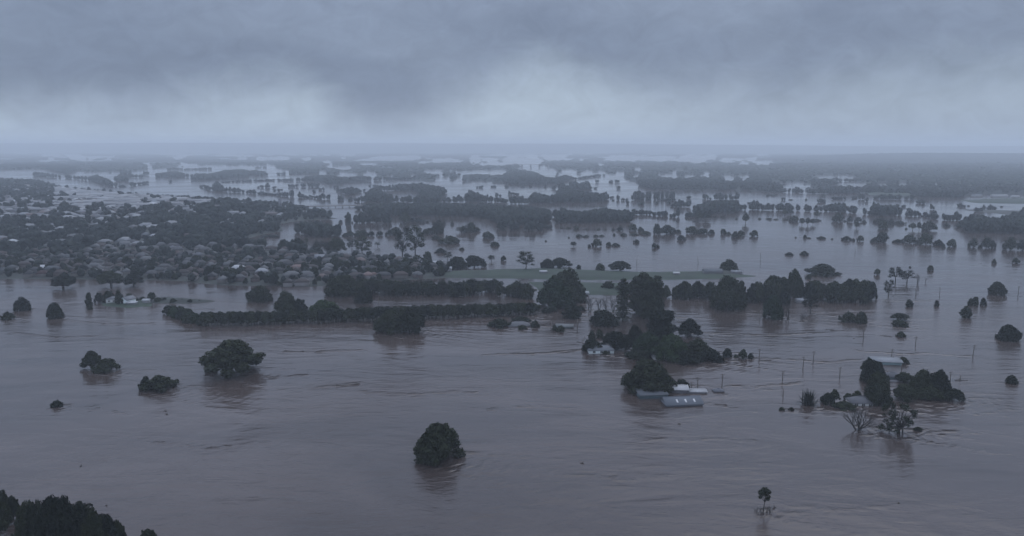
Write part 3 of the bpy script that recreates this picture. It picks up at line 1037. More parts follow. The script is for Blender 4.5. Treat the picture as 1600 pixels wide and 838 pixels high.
S((1195, 300, 288), (1205, 301, 290), (1250, 302, 293), (1258, 303, 294), (1275, 303, 293), (1290, 303, 292), (1310, 303, 289), (1325, 303, 289), (1345, 302, 292), (1355, 302, 290), (1375, 302, 290), (1390, 302, 293), sp=8)
S((1270, 291, 279), (1290, 291, 279), (1300, 290, 280), sp=9); S((1300, 284, 277), (1340, 284, 278), (1380, 284, 276), sp=9)
S((1380, 303, 294), (1420, 303, 290), (1440, 309, 290), (1470, 309, 294), (1500, 310, 296), (1510, 302, 292), (1550, 302, 290), (1600, 302, 290), (1700, 302, 288), sp=9)
S((1368, 311, 304), (1380, 312, 303), (1420, 312, 303), (1433, 312, 304), sp=7); S((1433, 318, 312), (1440, 319, 309), (1449, 318, 313), sp=6)
S((1267, 316, 312), (1278, 317, 308), (1290, 316, 312), sp=6); S((1302, 312, 307), (1315, 312, 305), (1324, 312, 307), sp=6); S((1328, 312, 305), (1338, 310, 306), sp=6); S((1343, 312, 302), (1349, 312, 302), sp=5); S((1350, 315, 307), (1357, 315, 308), sp=5)
S((1200, 306, 304), (1213, 306, 302), sp=6); S((1258, 313, 309), (1262, 313, 309), sp=5); S((1222, 313, 308), (1228, 313, 308), sp=5); S((1234, 313, 311), (1240, 313, 311), sp=5); S((1282, 308, 304), (1288, 308, 304), sp=5)
S((1495, 323, 316), (1501, 323, 316), sp=5); S((1500, 324, 318), (1507, 324, 319), sp=5); S((1511, 322.5, 320), (1515, 322.5, 320), sp=4); S((1522, 331, 321), (1533, 331, 323), sp=5.5); S((1536, 329, 319), (1549, 329, 319), sp=5.5); S((1550, 328, 320), (1556, 328, 322), sp=5); S((1565, 324, 321), (1569, 324, 321), sp=4)
S((1588, 336, 325), (1600, 338, 322), (1640, 338, 320), sp=6)
S((1020, 302, 299), (1040, 302, 300), sp=5); S((1170, 318, 315), (1185, 317, 315), sp=5); S((1198, 306.5, 303), (1212, 306.5, 303), sp=6)
# woods between the town and the bridge, standing in water
S((410, 371, 364), (425, 371, 366), (440, 372, 367), sp=5.5)
S((453, 362, 350), (470, 365, 346), (490, 371, 344), (510, 371, 345), (525, 371, 348), (532, 368, 352), sp=6.5)
S((541, 342, 334), (549, 343, 333), sp=4)
for st, kw in STRIPS:
    X, Y, h, n = strip_points(st, kw.get('sp', 7.5) * 0.86, dens=1.6)
    sp = kw.get('sp', 7.5)
    wood_add(X, Y, np.full(n, -0.4), sp * rng.uniform(1.05, 1.8, n), h)

# forest to the horizon with sheets of water in it
FOREST_LOW = [(-500, 267), (0, 266), (66, 265), (120, 268), (165, 268.5), (225, 266), (260, 262), (320, 259.5), (430, 262), (455, 270), (497, 270), (503, 273), (563, 276), (600, 277), (640, 281),
              (680, 284), (730, 284), (775, 286), (800, 284), (862, 277), (947, 269), (978, 278), (1010, 290), (1022, 297), (1127, 297), (1200, 299), (1345, 298), (1440, 300), (1480, 308), (1540, 303), (1600, 303), (2100, 303)]
HOLES = [(8, 66, 264, 277), (66, 92, 241, 243.5), (101, 129, 241.5, 243), (77, 84, 246, 248), (108, 133, 246, 248), (138, 150, 245, 248), (195, 220, 237, 238.7), (273, 284, 246, 248), (373, 386, 246.5, 248),
         (401, 420, 245, 249), (230, 238, 261, 262), (259, 325, 260.5, 267), (318, 420, 258.5, 265), (415, 426, 241, 242.5), (455, 461, 241, 242.5), (411, 452, 246, 249), (473, 486, 246.5, 250), (486, 495, 241, 242.5),
         (504, 515, 241, 242.5), (534, 558, 240, 243), (533, 541, 245.5, 247), (502, 519, 251.5, 255), (509, 523, 258, 260.5), (527, 550, 259.5, 262), (400, 430, 258, 261), (414, 454, 264.5, 272), (469, 477, 267, 270),
         (497, 511, 266, 273.5), (523, 562, 269.5, 276), (566, 591, 267, 276), (608, 615, 273.5, 276), (589, 662, 244, 249.5), (652, 671, 252.5, 255), (671, 722, 248, 253.5), (734, 751, 244, 253), (754, 779, 247, 251),
         (765, 800, 241, 243), (733, 820, 254, 257), (786, 820, 246, 255), (806, 862, 258, 266), (661, 698, 268, 270.5), (708, 800, 266, 271.5), (639, 650, 272.5, 274), (678, 707, 276, 284), (711, 726, 276, 285.5),
         (730, 774, 282.5, 286), (600, 629, 282, 290), (641, 666, 282, 286), (690, 820, 290, 303), (790, 842, 241, 244.5), (842, 886, 241.5, 245), (800, 850, 246, 257), (850, 892, 246.5, 249), (906, 911, 248, 250),
         (933, 945, 256, 258), (942, 1020, 243, 250), (991, 1005, 262, 266), (870, 905, 264, 276), (840, 870, 262, 276), (905, 930, 265, 276), (930, 947, 267.5, 272.5), (960, 978, 268, 273), (987, 999, 272, 275), (870, 897, 284, 290), (897, 975, 279, 300),
         (975, 1018, 289, 300), (1000, 1066, 244.5, 250), (1061, 1100, 242, 252), (1100, 1118, 242, 248), (1126, 1147, 247, 253), (1166, 1180, 246.5, 249), (1156, 1169, 253, 256), (1184, 1206, 254, 256), (1183, 1200, 240.5, 242.5),
         (1028, 1062, 272, 276), (1068, 1087, 272, 275.5), (1093, 1110, 272, 275.5), (1130, 1150, 272.5, 280), (1150, 1172, 273, 278), (1126, 1147, 292, 296), (1158, 1173, 292, 295), (1197, 1275, 284.5, 292), (1254, 1279, 244, 246.5),
         (1265, 1340, 273.5, 277.5), (1301, 1358, 283.5, 289), (1370, 1388, 283.5, 289), (1403, 1420, 283.5, 288), (1460, 1466, 284, 288), (1496, 1504, 284.5, 286.5), (250, 330, 241, 242), (330, 400, 242.5, 243.4), (560, 590, 255, 257), (760, 800, 237.5, 238.6)]


def forest_mask(px, py, hm=10.0):
    """land mask in photo pixels; a water sheet reaches on behind the trees that hide its near part"""
    low = np.interp(px, [a for a, _ in FOREST_LOW], [b_ for _, b_ in FOREST_LOW])
    ok = py < low
    hp = (hm + 1.5) * (py - HORIZON_Y) / CAM_Z
    wob = 1.1 * fbm1(px / 7.0, 55, 3)
    nz1 = fbm2(px / 5.0, (py - 228) / 1.6, 33, 3)
    for x0, x1, y0, y1 in HOLES:
        y2 = y1 + hp
        u = np.abs(px - (x0 + x1) / 2) / ((x1 - x0) / 2 + 1.5)
        v = np.abs(py - (y0 + y2) / 2) / ((y2 - y0) / 2 + 0.35)
        ok &= ~((u ** 2.6 + v ** 3) < 1.0 + 0.6 * nz1)
    # small ragged sheets of water scattered through the flats
    nz = fbm2(px / 34.0, (py - 228) / 2.6, 31, 3)
    ok &= ~((nz > np.where(px < 1230, 0.45, 0.8)) & (py > 239.5) & (py < 272))
    return ok


pyv = np.concatenate([np.arange(238.8, 246, 0.25), np.arange(246, 266, 0.4), np.arange(266, 309, 0.8)])[::-1]
pxv = np.arange(-420, 2040, 2.6)
PX, PY = np.meshgrid(pxv, pyv)
PXj = PX + rng.uniform(-1.0, 1.0, PX.shape)
GX, GY, GT = at_np(PXj, PY)
msk = forest_mask(PX, PY)
bumps = fbm2(PX / 3.0, PY / 0.8, 8, 3)
GZ = np.where(msk, np.clip(6.0 + 2.8 * bumps, 3, 10), -2.0)
n, k = len(pxv), len(pyv)
j, i = np.meshgrid(np.arange(k - 1), np.arange(n - 1), indexing='ij')
F = np.stack([j * n + i, j * n + i + 1, (j + 1) * n + i + 1, (j + 1) * n + i], -1).reshape(-1, 4)
F = F[(GZ.ravel()[F] > 0).any(1)]
used = np.unique(F); remap = np.zeros(PX.size, int); remap[used] = np.arange(len(used))
m = MB(); m.add_arr(np.stack([GX.ravel(), GY.ravel(), GZ.ravel()], 1)[used], remap[F])
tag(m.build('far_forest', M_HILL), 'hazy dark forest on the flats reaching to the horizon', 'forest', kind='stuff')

# crowns standing over that canopy where single trees still read
for y0, y1, sp in ((300, 309, 13), (290, 300, 14), (280, 290, 16), (270, 280, 19), (262, 270, 24), (256, 262, 30)):
    _, _, ta = at_np(800.0, float(y1)); _, _, tb = at_np(800.0, float(y0))
    area = (tb - ta) * (ta + tb) / 2 * 1760 / FPX
    nn = int(area / sp ** 2)
    px = rng.uniform(-80, 1680, nn); t = np.sqrt(rng.uniform(ta ** 2, tb ** 2, nn))
    v = (SP - CAM_Z / t) / CP
    py = 419 - FPX * v
    ok = forest_mask(px, py)
    px, t, v = px[ok], t[ok], v[ok]
    X = (px - 800) / FPX * t; Y = (CP + v * SP) * t
    on_hill = (Y > 4900) & (X > 0.34 * Y - 300)
    X, Y = X[~on_hill], Y[~on_hill]
    wood_add(X, Y, np.zeros(len(X)), sp * rng.uniform(0.7, 1.1, len(X)), rng.uniform(8, 11.5, len(X)))

# ------------------------------------------------------------------ the flooded town
def house_density(px, py):
    d = 0.0
    if py > 400: d = 0.9 if px < 560 else 0.5
    elif py > 385: d = 0.2 if px < 130 else 0.55
    elif py > 345: d = 0.24 if px < 120 else (0.22 if px < 245 else 0.07)
    elif py > 322: d = 0.5 if px < 245 else (0.18 if px < 340 else 0.12)
    elif py > 312: d = 0.55 if px < 330 else 0.25
    else: d = 0.6 if 90 < px < 330 else 0.35
    if px > 560 and py < 415: d = 0.75
    return d


def house_meshes():
    out = []
    for k, (L, Wd, typ) in enumerate(((14, 9, 'hip'), (12, 8.5, 'gable'), (16, 10, 'hip'), (13, 9, 'ell'), (11, 8, 'hip'), (28, 15, 'shed'))):
        wl, rf = MB(), MB()
        wh = 2.7 if typ != 'shed' else 4.2
        def body(x0, x1, y0, y1, hip, rise):
            wl.box(x0, x1, y0, y1, -1.5, wh)
            e = 0.55
            X0, X1, Y0, Y1 = x0 - e, x1 + e, y0 - e, y1 + e
            ym = (y0 + y1) / 2
            hx = (Y1 - Y0) / 2 * (0.9 if hip else 0.0)
            V = [(X0, Y0, wh), (X1, Y0, wh), (X1, Y1, wh), (X0, Y1, wh), (X0 + hx, ym, wh + rise), (X1 - hx, ym, wh + rise),
                 (X0, Y0, wh - .18), (X1, Y0, wh - .18), (X1, Y1, wh - .18), (X0, Y1, wh - .18)]
            rf.add(V, [(0, 1, 5, 4), (2, 3, 4, 5), (1, 2, 5), (3, 0, 4), (6, 7, 1, 0), (7, 8, 2, 1), (8, 9, 3, 2), (9, 6, 0, 3), (9, 8, 7, 6)])
        if typ == 'ell':
            body(-L / 2, L / 2, -Wd / 2, Wd / 2, True, 2.3)
            body(L / 2 - 6.2, L / 2 - 0.02, -Wd / 2 - 5, -Wd / 2 + 2.0, True, 1.7)
        else:
            body(-L / 2, L / 2, -Wd / 2, Wd / 2, typ == 'hip', 2.4 if typ != 'shed' else 1.8)
        out.append((wl.mesh('wall', M_WALL), rf.mesh('roof', M_ROOF), wl, rf))
    return out


HM = house_meshes()
ROOFS = [((0.56, 0.57, 0.58), 'pale grey'), ((0.40, 0.41, 0.43), 'grey'), ((0.30, 0.31, 0.33), 'grey'), ((0.13, 0.135, 0.15), 'dark slate'), ((0.17, 0.125, 0.115), 'brown tiled'),
         ((0.21, 0.14, 0.125), 'brown tiled'), ((0.25, 0.28, 0.30), 'grey'), ((0.30, 0.075, 0.07), 'red tiled')]
WALLS = [(0.12, 0.115, 0.11), (0.20, 0.19, 0.185), (0.09, 0.07, 0.065), (0.11, 0.10, 0.09)]
ROW = [0.16, 0.17, 0.13, 0.15, 0.18, 0.12, 0.07, 0.02]
g = np.array(TOWN_G)
ang = math.radians(9)
ca, sa = math.cos(ang), math.sin(ang)
cands = []
for iu in range(-130, 130):
    for iv in range(0, 102):
        u = iu * 13.0 + random.uniform(-2.5, 2.5)
        v = 560 + iv * 15.5 + (iv // 2) * 6 + random.uniform(-2.5, 2.5)
        x, y = u * ca - v * sa, u * sa + v * ca
        if y < 560 or y > 2400:
            continue
        cands.append((x, y, random.random(), random.choice((0, 0, math.pi / 2))))
cx = np.array([c[0] for c in cands]); cy = np.array([c[1] for c in cands])
ok = in_poly(cx, cy, TOWN_G) & (poly_dist(cx, cy, TOWN_G) > 5)
HOUSES = []
for c, o_ in zip(cands, ok):
    if not o_:
        continue
    z = float(town_h(c[0], c[1]))
    px, py, t = project((c[0], c[1], z))
    if px < -40 or c[2] > house_density(px, py):
        continue
    HOUSES.append((t, c[0], c[1], min(z, 0.1 * float(poly_dist(np.array([c[0]]), np.array([c[1]]), TOWN_G)[0])), px, py, c[3]))
HOUSES.sort()
far_V, far_C = MB(), []
for q, (t, x, y, z, px, py, rz) in enumerate(HOUSES):
    big = (py < 324 and 85 < px < 345 and random.random() < 0.55)
    k = 5 if big else random.choice((0, 0, 1, 2, 2, 3, 3, 4))
    ri = random.choices(range(8), ROW)[0]
    if py > 405 and random.random() < 0.4: ri = random.choice((3, 4, 5, 4))
    if py < 395 and random.random() < 0.45: ri = random.choice((0, 1))
    if big: ri = random.choice((0, 0, 1))
    rc, rn = ROOFS[ri]
    if py < 400 and rn == 'red tiled': rc, rn = ROOFS[3]
    f = random.uniform(0.45, 1.0) * (0.19 if py > 385 else 0.40)
    if random.random() < 0.06: f = 0.6
    if rn == 'red tiled': f = min(f, 0.5)
    rc = tuple(min(1, c * f) for c in rc)
    wc = random.choice(WALLS)
    sc = random.uniform(0.58, 0.86) if py > 385 else random.uniform(0.85, 1.3)
    rz = ang + rz + random.uniform(-.06, .06)
    if q < 285:
        root = empty('town_house', (x, y, z - 0.05), rz)
        root.scale = (sc, sc, random.uniform(0.95, 1.15))
        wo_ = link(bpy.data.objects.new('wall', HM[k][0]), root); wo_.color = (*wc, 1)
        ro_ = link(bpy.data.objects.new('roof', HM[k][1]), root); ro_.color = (*rc, 1)
        where = 'by the flood edge' if py > 425 else ('among the packed streets' if py > 400 else 'among the trees up the slope')
        gname = f"{rn} roofed houses {where}"
        tag(root, f"low {rn} roofed house {where} of the half drowned town", 'house', gname)
    else:
        c_, s_ = math.cos(rz), math.sin(rz)
        for part, colr in ((HM[k][2], wc), (HM[k][3], rc)):
            V = np.concatenate(part.V) * (sc, sc, 1)
            V = np.stack([V[:, 0] * c_ - V[:, 1] * s_ + x, V[:, 0] * s_ + V[:, 1] * c_ + y, V[:, 2] + z - .05], 1)
            base = far_V.nv
            far_V.V.append(V); far_V.nv += len(V)
            off = 0
            lens = np.diff(part.S + [part.nl])
            for s0, ln in zip(part.S, lens):
                far_V.S.append(far_V.nl); far_V.L.extend([i_ + base for i_ in part.L[s0:s0 + ln]]); far_V.nl += int(ln)
            far_C.append(np.tile((*colr, 1.0), (len(V), 1)))
if far_C:
    mt_, b_, p_ = new_mat('distant_house_paint')
    a_ = b_.n('ShaderNodeAttribute', attribute_name='paint')
    b_.put(p_.inputs['Base Color'], a_.outputs['Color']); p_.inputs['Roughness'].default_value = 0.6
    o = far_V.build('distant_houses', mt_)
    ca_ = o.data.attributes.new('paint', 'FLOAT_COLOR', 'POINT')
    ca_.data.foreach_set('color', np.concatenate(far_C).astype(np.float32).ravel())
    tag(o, 'small pale and dark roofs packed among trees toward the river', 'houses', kind='stuff')

# garden and street trees of the town
hx = np.array([q[1] for q in HOUSES]); hy = np.array([q[2] for q in HOUSES])
gx, gy = np.meshgrid(np.arange(g[:, 0].min(), min(g[:, 0].max(), 0), 7.5), np.arange(g[:, 1].min(), g[:, 1].max(), 7.5))
gx = gx.ravel() + rng.uniform(-4, 4, gx.size); gy = gy.ravel() + rng.uniform(-4, 4, gy.size)
ok = in_poly(gx, gy, TOWN_G) & (poly_dist(gx, gy, TOWN_G) > 4)
gx, gy = gx[ok], gy[ok]
gz = np.minimum(town_h(gx, gy), 0.1 * poly_dist(gx, gy, TOWN_G))
f_ = gy * CP - (gz - CAM_Z) * SP
gpx = 800 + FPX * gx / f_
gpy = 419 - FPX * (gy * SP + (gz - CAM_Z) * CP) / f_
ok = gpx > -50
gx, gy, gz, gpx, gpy = gx[ok], gy[ok], gz[ok], gpx[ok], gpy[ok]
near_h = np.empty(len(gx)); block = np.zeros(len(gx), bool)
for a in range(0, len(gx), 2000):
    dxx = gx[a:a + 2000, None] - hx; dyy = gy[a:a + 2000, None] - hy
    block[a:a + 2000] = ((np.abs(dxx - dyy * 0.0) < 8) & (dyy < 0) & (dyy > -34)).any(1)
    near_h[a:a + 2000] = np.sqrt(((gx[a:a + 2000, None] - hx) ** 2 + (gy[a:a + 2000, None] - hy) ** 2).min(1))
clump = fbm2(gx / 60.0, gy / 60.0, 14, 3)
dens = np.where(gpy > 400, 0.78, np.where(gpy > 345, 0.72, 0.62))
dens = np.where((gpy > 345) & (gpy < 398) & (gpx > 240), 0.95, dens)
dens = np.where((gpy < 326) & (gpx > 85) & (gpx < 300), 0.30, dens)
dens = np.where((gpx > 545) & (gpy > 420), 0.85, dens)
keep = (rng.uniform(0, 1, len(gx)) < dens + 0.22 * clump) & (near_h > np.where(gpy > 400, 6.5, 7.5))
low = block & (gpy < 398)
keep &= ~(low & (rng.uniform(0, 1, len(gx)) < 0.45))
gx, gy, gz, gpx, gpy, low = gx[keep], gy[keep], gz[keep], gpx[keep], gpy[keep], low[keep]
gh = rng.uniform(4.0, 8.5, len(gx)) + np.where(gpy < 400, rng.uniform(0, 5.5, len(gx)), 0)
gh = np.where(low, np.minimum(gh, 4.5), gh)
gd = gh * rng.uniform(0.75, 1.15, len(gx))
near = (gpy > 404) & (np.arange(len(gx)) % 2 == 0) & (gpx > 0)
idx = np.where(near)[0]
idx = idx[np.argsort(gy[idx])][:150]
for q in idx:
    place('small', (gx[q], gy[q], gz[q] - 0.2), gd[q], gh[q], 'dark leafy garden tree between the house roofs of the flooded town', 'tree', 'garden trees among the town houses', name='garden_tree')
rest = np.ones(len(gx), bool); rest[idx] = False
wood_add(gx[rest], gy[rest], gz[rest] - 0.3, gd[rest], gh[rest])


# ------------------------------------------------------------------ build the massed woodland
def blob(r, lobes, sub, nleaf, leaf):
    m = MB()
    for i in range(lobes):
        V, F = ICO[sub]
        if lobes == 1:
            c, s = np.array([0, 0, 0.52]), np.array([0.46, 0.46, 0.46])
        else:
            a = i * 2.4 + r.uniform(-.4, .4); q = 0.30 * r.uniform(0.3, 1) if i else 0
            c = np.array([q * math.cos(a), q * math.sin(a), r.uniform(0.35, 0.78) if i else 0.42]); k = r.uniform(0.20, 0.30) if i else 0.36
            s = np.array([k, k, k])
        m.add_arr(V * s * (1 + r.uniform(-0.22, 0.22, len(V)))[:, None] + c, F)
    d = sph(nleaf, r); d[:, 2] = np.abs(d[:, 2]) * 1.0 - 0.25
    pos = np.array([0, 0, 0.5]) + d * (0.46, 0.46, 0.48) * r.uniform(0.9, 1.12, nleaf)[:, None]
    if nleaf:
        V, F = leaf_quads(pos, d, leaf, r, 0.8)
        tri = np.concatenate([F[:, [0, 1, 2]], F[:, [0, 2, 3]]])
        m.add_arr(V, tri)
    V = np.concatenate(m.V); F = np.array(m.L).reshape(-1, 3)
    V[:, 2] = np.maximum(V[:, 2], -0.05)
    return V, F


r = np.random.default_rng(900)
BLOBS = {'near': [blob(r, 5, 1, 90, 0.075) for _ in range(8)], 'mid': [blob(r, 3, 1, 26, 0.10) for _ in range(8)], 'far': [blob(r, 1, 1, 10, 0.13) for _ in range(8)]}
AV, AF, AT, nv = [], [], [], 0
for key, rows in WOOD.items():
    if not rows:
        continue
    R = np.concatenate(rows)
    print('WOOD', key, len(R))
    for b_i, (V, F) in enumerate(BLOBS[key]):
        Q = R[b_i::8]
        if not len(Q):
            continue
        th = r.uniform(0, 6.283, len(Q)); c, s = np.cos(th)[:, None], np.sin(th)[:, None]
        x = (V[None, :, 0] * c - V[None, :, 1] * s) * Q[:, 3:4] + Q[:, 0:1]
        y = (V[None, :, 0] * s + V[None, :, 1] * c) * Q[:, 3:4] + Q[:, 1:2]
        z = V[None, :, 2] * Q[:, 4:5] + Q[:, 2:3]
        AV.append(np.stack([x, y, z], -1).reshape(-1, 3))
        AF.append((F[None] + (nv + np.arange(len(Q)) * len(V))[:, None, None]).reshape(-1, 3))
        AT.append(np.repeat(r.uniform(0, 1, len(Q)), len(V)))
        nv += len(Q) * len(V)
AV, AF, AT = np.concatenate(AV), np.concatenate(AF), np.concatenate(AT)
print('WOOD TRIS', len(AF))
me = mesh_np('flooded_woodland', AV, AF.ravel(), np.arange(len(AF)) * 3, M_WOOD)
ta = me.attributes.new('tint', 'FLOAT', 'POINT')
ta.data.foreach_set('value', AT.astype(np.float32))
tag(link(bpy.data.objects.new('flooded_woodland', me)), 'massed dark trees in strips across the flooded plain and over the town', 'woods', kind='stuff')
# ------------------------------------------------------------------ trees one can point to
T = tree_px
# open water, nearest to farther, left to right
T('round', 689, 728, 78, 668, 'dense dark tree alone in the open water nearest the camera', variant=2)
T('young', 1193, 801, 26, 763, 'thin young tree with a tufted head and dead sticks round its foot', rz=0.0, name='young_tree')
T('ragged', 354, 588, 82, 533, 'broad dark tree, the widest one standing alone in the nearer water', variant=1)
T('ragged', 145, 578, 27, 550, 'thin ragged tree touching a lower bushy one in open water', variant=1)
T('mound', 165, 583, 36, 561, 'low bushy dark tree spreading beside a thin ragged tree')
T('mound', 249, 612, 52, 587, 'drowned dark crown below and beside the broad lone tree, like a flat dome', variant=0)
T('mound', 229, 609, 18, 589, 'small rounded lobe of foliage at the end of the flat dark dome', variant=2)
T('mound', 88, 637, 17, 626.5, 'tiny dark bush with a bird stick on top, alone in the open water')
T('round', 36, 486, 24, 465.5, 'rounded tree leaning over by the frame edge beyond two smaller bushes', variant=4)
T('mound', 12, 500, 20, 487.5, 'small round bush lowest of three by the water near the frame edge')
T('round', 87, 498, 23, 474.5, 'squat square-topped tree with a dark reflection, third from the frame edge', variant=3)
T('umbrella', 99, 451.5, 32, 428.5, 'umbrella shaped tree on a short stem, nearest the frame edge before the town')
T('umbrella', 174, 448.5, 34, 424, 'widest of three umbrella shaped trees before the town')
T('umbrella', 209, 447.8, 27, 428, 'smallest umbrella tree, just beside the widest one before the town')
T('round', 402, 472, 36, 448, 'round dark tree in the calm water between levee and town', variant=1)
T('round', 447, 489, 34, 457, 'tall part of the double crowned tree behind the levee hedge', variant=4)
T('mound', 467, 489, 24, 468, 'lower part of the double crowned tree behind the levee hedge')
T('green', 508, 496, 46, 470, 'bulging round crown rising out of the levee hedge', variant=1)
T('round', 605, 523, 46, 487, 'big dark crown at the town end of the clump before the levee hedge', variant=2)
T('ragged', 640, 521, 48, 486, 'ragged crown with gaps at the field end of the clump before the levee hedge', variant=0)
T('round', 569, 474, 27, 449, 'dark tree standing forward of the thin drowned wood', variant=3)
T('round', 540, 464, 48, 431, 'rounded dark tree at the town end of the thin drowned wood', variant=0)
T('mound', 437, 447, 10, 441, 'little dark bush in the water close by the last brick roofs')
# lawn island
G_IS = 'trees round the lawn island'
T('column', 139, 479, 9.5, 458, 'pointed upright tree at the tip of the lawn island', group=G_IS)
T('small', 155, 474, 13, 458, 'round dark tree beside the pointed one on the lawn island', group=G_IS)
T('small', 169, 474, 16, 455, 'pale grey broad tree over the white house on the lawn island', group=G_IS)
T('small', 186, 477, 14, 454, 'tallest leafy tree in front of the island house', group=G_IS)
T('small', 203, 470, 12, 459, 'small tree just behind the white gable on the lawn island', group=G_IS)
T('stemmed', 237, 472, 12, 457, 'pale round tree at the hedge end of the lawn island', group=G_IS)
T('mound', 141, 484, 8, 476, 'dark bush at the foot of the pointed upright tree')
for i_, (x_, y_, w_, t_) in enumerate(((222, 470.5, 11, 464), (246, 473, 12, 465), (258, 472, 10, 465.5), (271, 473.5, 12, 466.5), (284, 472, 9, 467), (297, 473.5, 9, 468), (312, 472.5, 8, 468.5), (214, 472, 8, 466))):
    T('mound', x_, y_, w_, t_, 'low scrubby bush on the dark spit behind the bent hedge', cat='bush', group='scrub on the dark spit', name='scrub_bush')
# bottom corner clump
G_BC = 'trees at the bottom corner'
T('ragged', 0, 833, 46, 757, 'tall tree cut by the frame edge in the bottom corner', group=G_BC, variant=1)
T('ragged', 22, 815, 20, 777, 'thin tree with bare gaps between the corner tree and the clump', group=G_BC, variant=3)
T('ragged', 46, 862, 44, 788, 'dark crown first in the corner clump beyond the gap of brown water', group=G_BC, variant=2)
T('round', 88, 872, 64, 781, 'highest crown of the corner clump', group=G_BC, variant=0)
T('ragged', 128, 872, 54, 790, 'flat topped crown beside the highest of the corner clump', group=G_BC, variant=3)
T('ragged', 162, 878, 44, 806, 'lower ragged crown on the falling side of the corner clump', group=G_BC, variant=1)
T('ragged', 186, 868, 22, 816, 'last small crown of the corner clump with holes in it', group=G_BC, variant=2)
T('round', 108, 880, 46, 784, 'dark crown wedged behind the highest of the corner clump', group=G_BC, variant=4)
T('round', 66, 876, 44, 788, 'rounded crown between the first and the highest of the corner clump', group=G_BC, variant=3)
T('round', 145, 886, 46, 800, 'broad low crown behind the ragged slope of the corner clump', group=G_BC, variant=2)
T('ragged', 231, 866, 30, 829, 'crown top just showing over the lower frame edge', group=G_BC, variant=0)
# middle: behind and round the pine
T('green', 866, 484, 54, 437, 'dark green lower half of the great paired crown at the end of the levee hedge', variant=0)
T('round', 888, 473, 56, 424, 'higher half of the great paired crown at the end of the levee hedge', variant=4)
T('mound', 893, 499, 28, 476, 'dark bush between the great paired crown and the drowned shed roofs')
T('mound', 907, 486, 17, 478, 'low bush at the foot of the great paired crown', variant=1)
for i, (x, yb, w_, yt, s) in enumerate(((922, 487, 20, 463, 'first'), (936, 486, 14, 464, 'second'), (947, 486, 14, 464, 'third'), (958, 487, 16, 463, 'fourth'))):
    T('bare', x, yb, w_, yt, f'leafless grey tree, {s} of four from the great paired crown', group='row of leafless trees', variant=1 + i % 2)
T('pine', 973, 500, 23, 437, 'narrow tiered conifer standing taller than its neighbours by the dome bush')
T('round', 943, 510, 42, 486, 'smooth dark dome of a tree in front of the leafless row', variant=3)
T('tall', 1001, 492, 36, 429, 'tall broad tree right behind the conifer')
T('tall', 1019, 500, 34, 434, 'tall dark tree shading the water behind the island of trees')
T('bare', 1034, 492, 16, 466, 'leafless wispy tree beside the tall dark pair', variant=2)
T('tall', 1032, 540, 42, 487, 'tall grey green tree at the back of the tree island', variant=2)
T('column', 924.5, 531, 10, 517, 'first of two little upright trees at the tip of the tree island')
T('column', 937, 528, 10.5, 515, 'second of two little upright trees, nearer the tree island')
T('round', 928, 551, 31, 529, 'dark round tree beside the pale house on the tree island', variant=2)
T('mound', 945.5, 554, 12, 548, 'little bush in front of the pale house')
T('ragged', 960, 547, 34, 518, 'ragged tree behind the pale house roof', variant=3)
T('ragged', 993, 553, 30, 511, 'darkest high crown in the heart of the tree island', variant=1)
T('green', 1012, 560, 46, 521, 'broad green crown in the middle of the tree island', variant=1)
T('green', 1049, 564, 50, 524, 'brightest green rounded crown of the tree island', variant=2)
T('mound', 1001, 562, 46, 542, 'low spreading bush along the near shore of the tree island', variant=0)
T('mound', 1068, 569, 44, 548, 'wide low bush nearest the camera on the tree island', variant=2)
T('round', 1091, 556, 38, 531, 'rounded crown on the sloping end of the tree island', variant=4)
T('mound', 1108, 565, 40, 545, 'low bush closing the sloping end of the tree island', variant=1)
T('small', 1137.5, 559, 14, 545, 'small round tree standing just off the tree island')
T('mound', 1149, 559, 7, 554, 'tiny bush between the two small trees off the tree island')
T('small', 1161, 561, 13, 546, 'farther of the two small trees off the tree island')
T('mound', 1172, 561, 9, 552, 'pale little bush touching the last small tree off the island')
T('ragged', 1077, 526, 31, 498, 'spreading tree with open skirts, alone behind the tree island', variant=1)
T('round', 1011, 615, 76, 564, 'great dark tree overhanging the grey shed roofs', variant=4)
T('small', 1065, 607, 21, 593, 'small tree behind the white shed roofs')
T('mound', 814, 504, 30, 496, 'dark bush leaning over the drowned hip roof')
T('mound', 783, 513, 34, 499, 'low clump at the near end of the levee, left of the drowned roof')
T('mound', 817, 515, 15, 508, 'bush growing in front of the drowned hip roof', variant=1)
T('mound', 836, 512, 13, 501, 'round bush alone between drowned roof and pole')
T('mound', 867, 517, 8, 508, 'smaller bush before the flat drowned roof', variant=3)
T('mound', 877.5, 519, 13, 509, 'larger bush before the flat drowned roof', variant=1)
# right farm group
T('spiky', 1263, 635, 31, 608, 'spiky shrub of long fronds standing out of the water', cat='shrub')
T('round', 1290, 633, 21, 615, 'compact dark tree next to the spiky shrub', variant=2)
T('stemmed', 1304, 629, 16, 609, 'open topped little tree with pale stem by the compact one')
T('small', 1326, 626, 13, 615, 'smaller tree behind the white walled farmhouse')
T('small', 1339, 625, 14, 611, 'larger tree behind the white walled farmhouse')
T('mound', 1321, 639, 34, 629, 'tangled dark bush in front of the white walled farmhouse', variant=2)
T('ragged', 1356, 584, 20, 560, 'leaning back crown of the tall stack of trees by the metal shed', variant=1)
T('round', 1365, 601, 34, 566, 'middle crown in the tall stack of trees', variant=1)
T('round', 1370, 617, 33, 583, 'dense crown second from the water in the tall stack of trees', variant=3)
T('round', 1366, 634, 38, 601, 'front crown of the tall stack of trees beside the farmhouse', variant=0)
T('mound', 1409, 569, 17, 558, 'dark round bush beside the long metal shed roof', variant=1)
T('ragged', 1415, 598, 25, 583, 'low ragged tree beside the slate roofed house', variant=3)
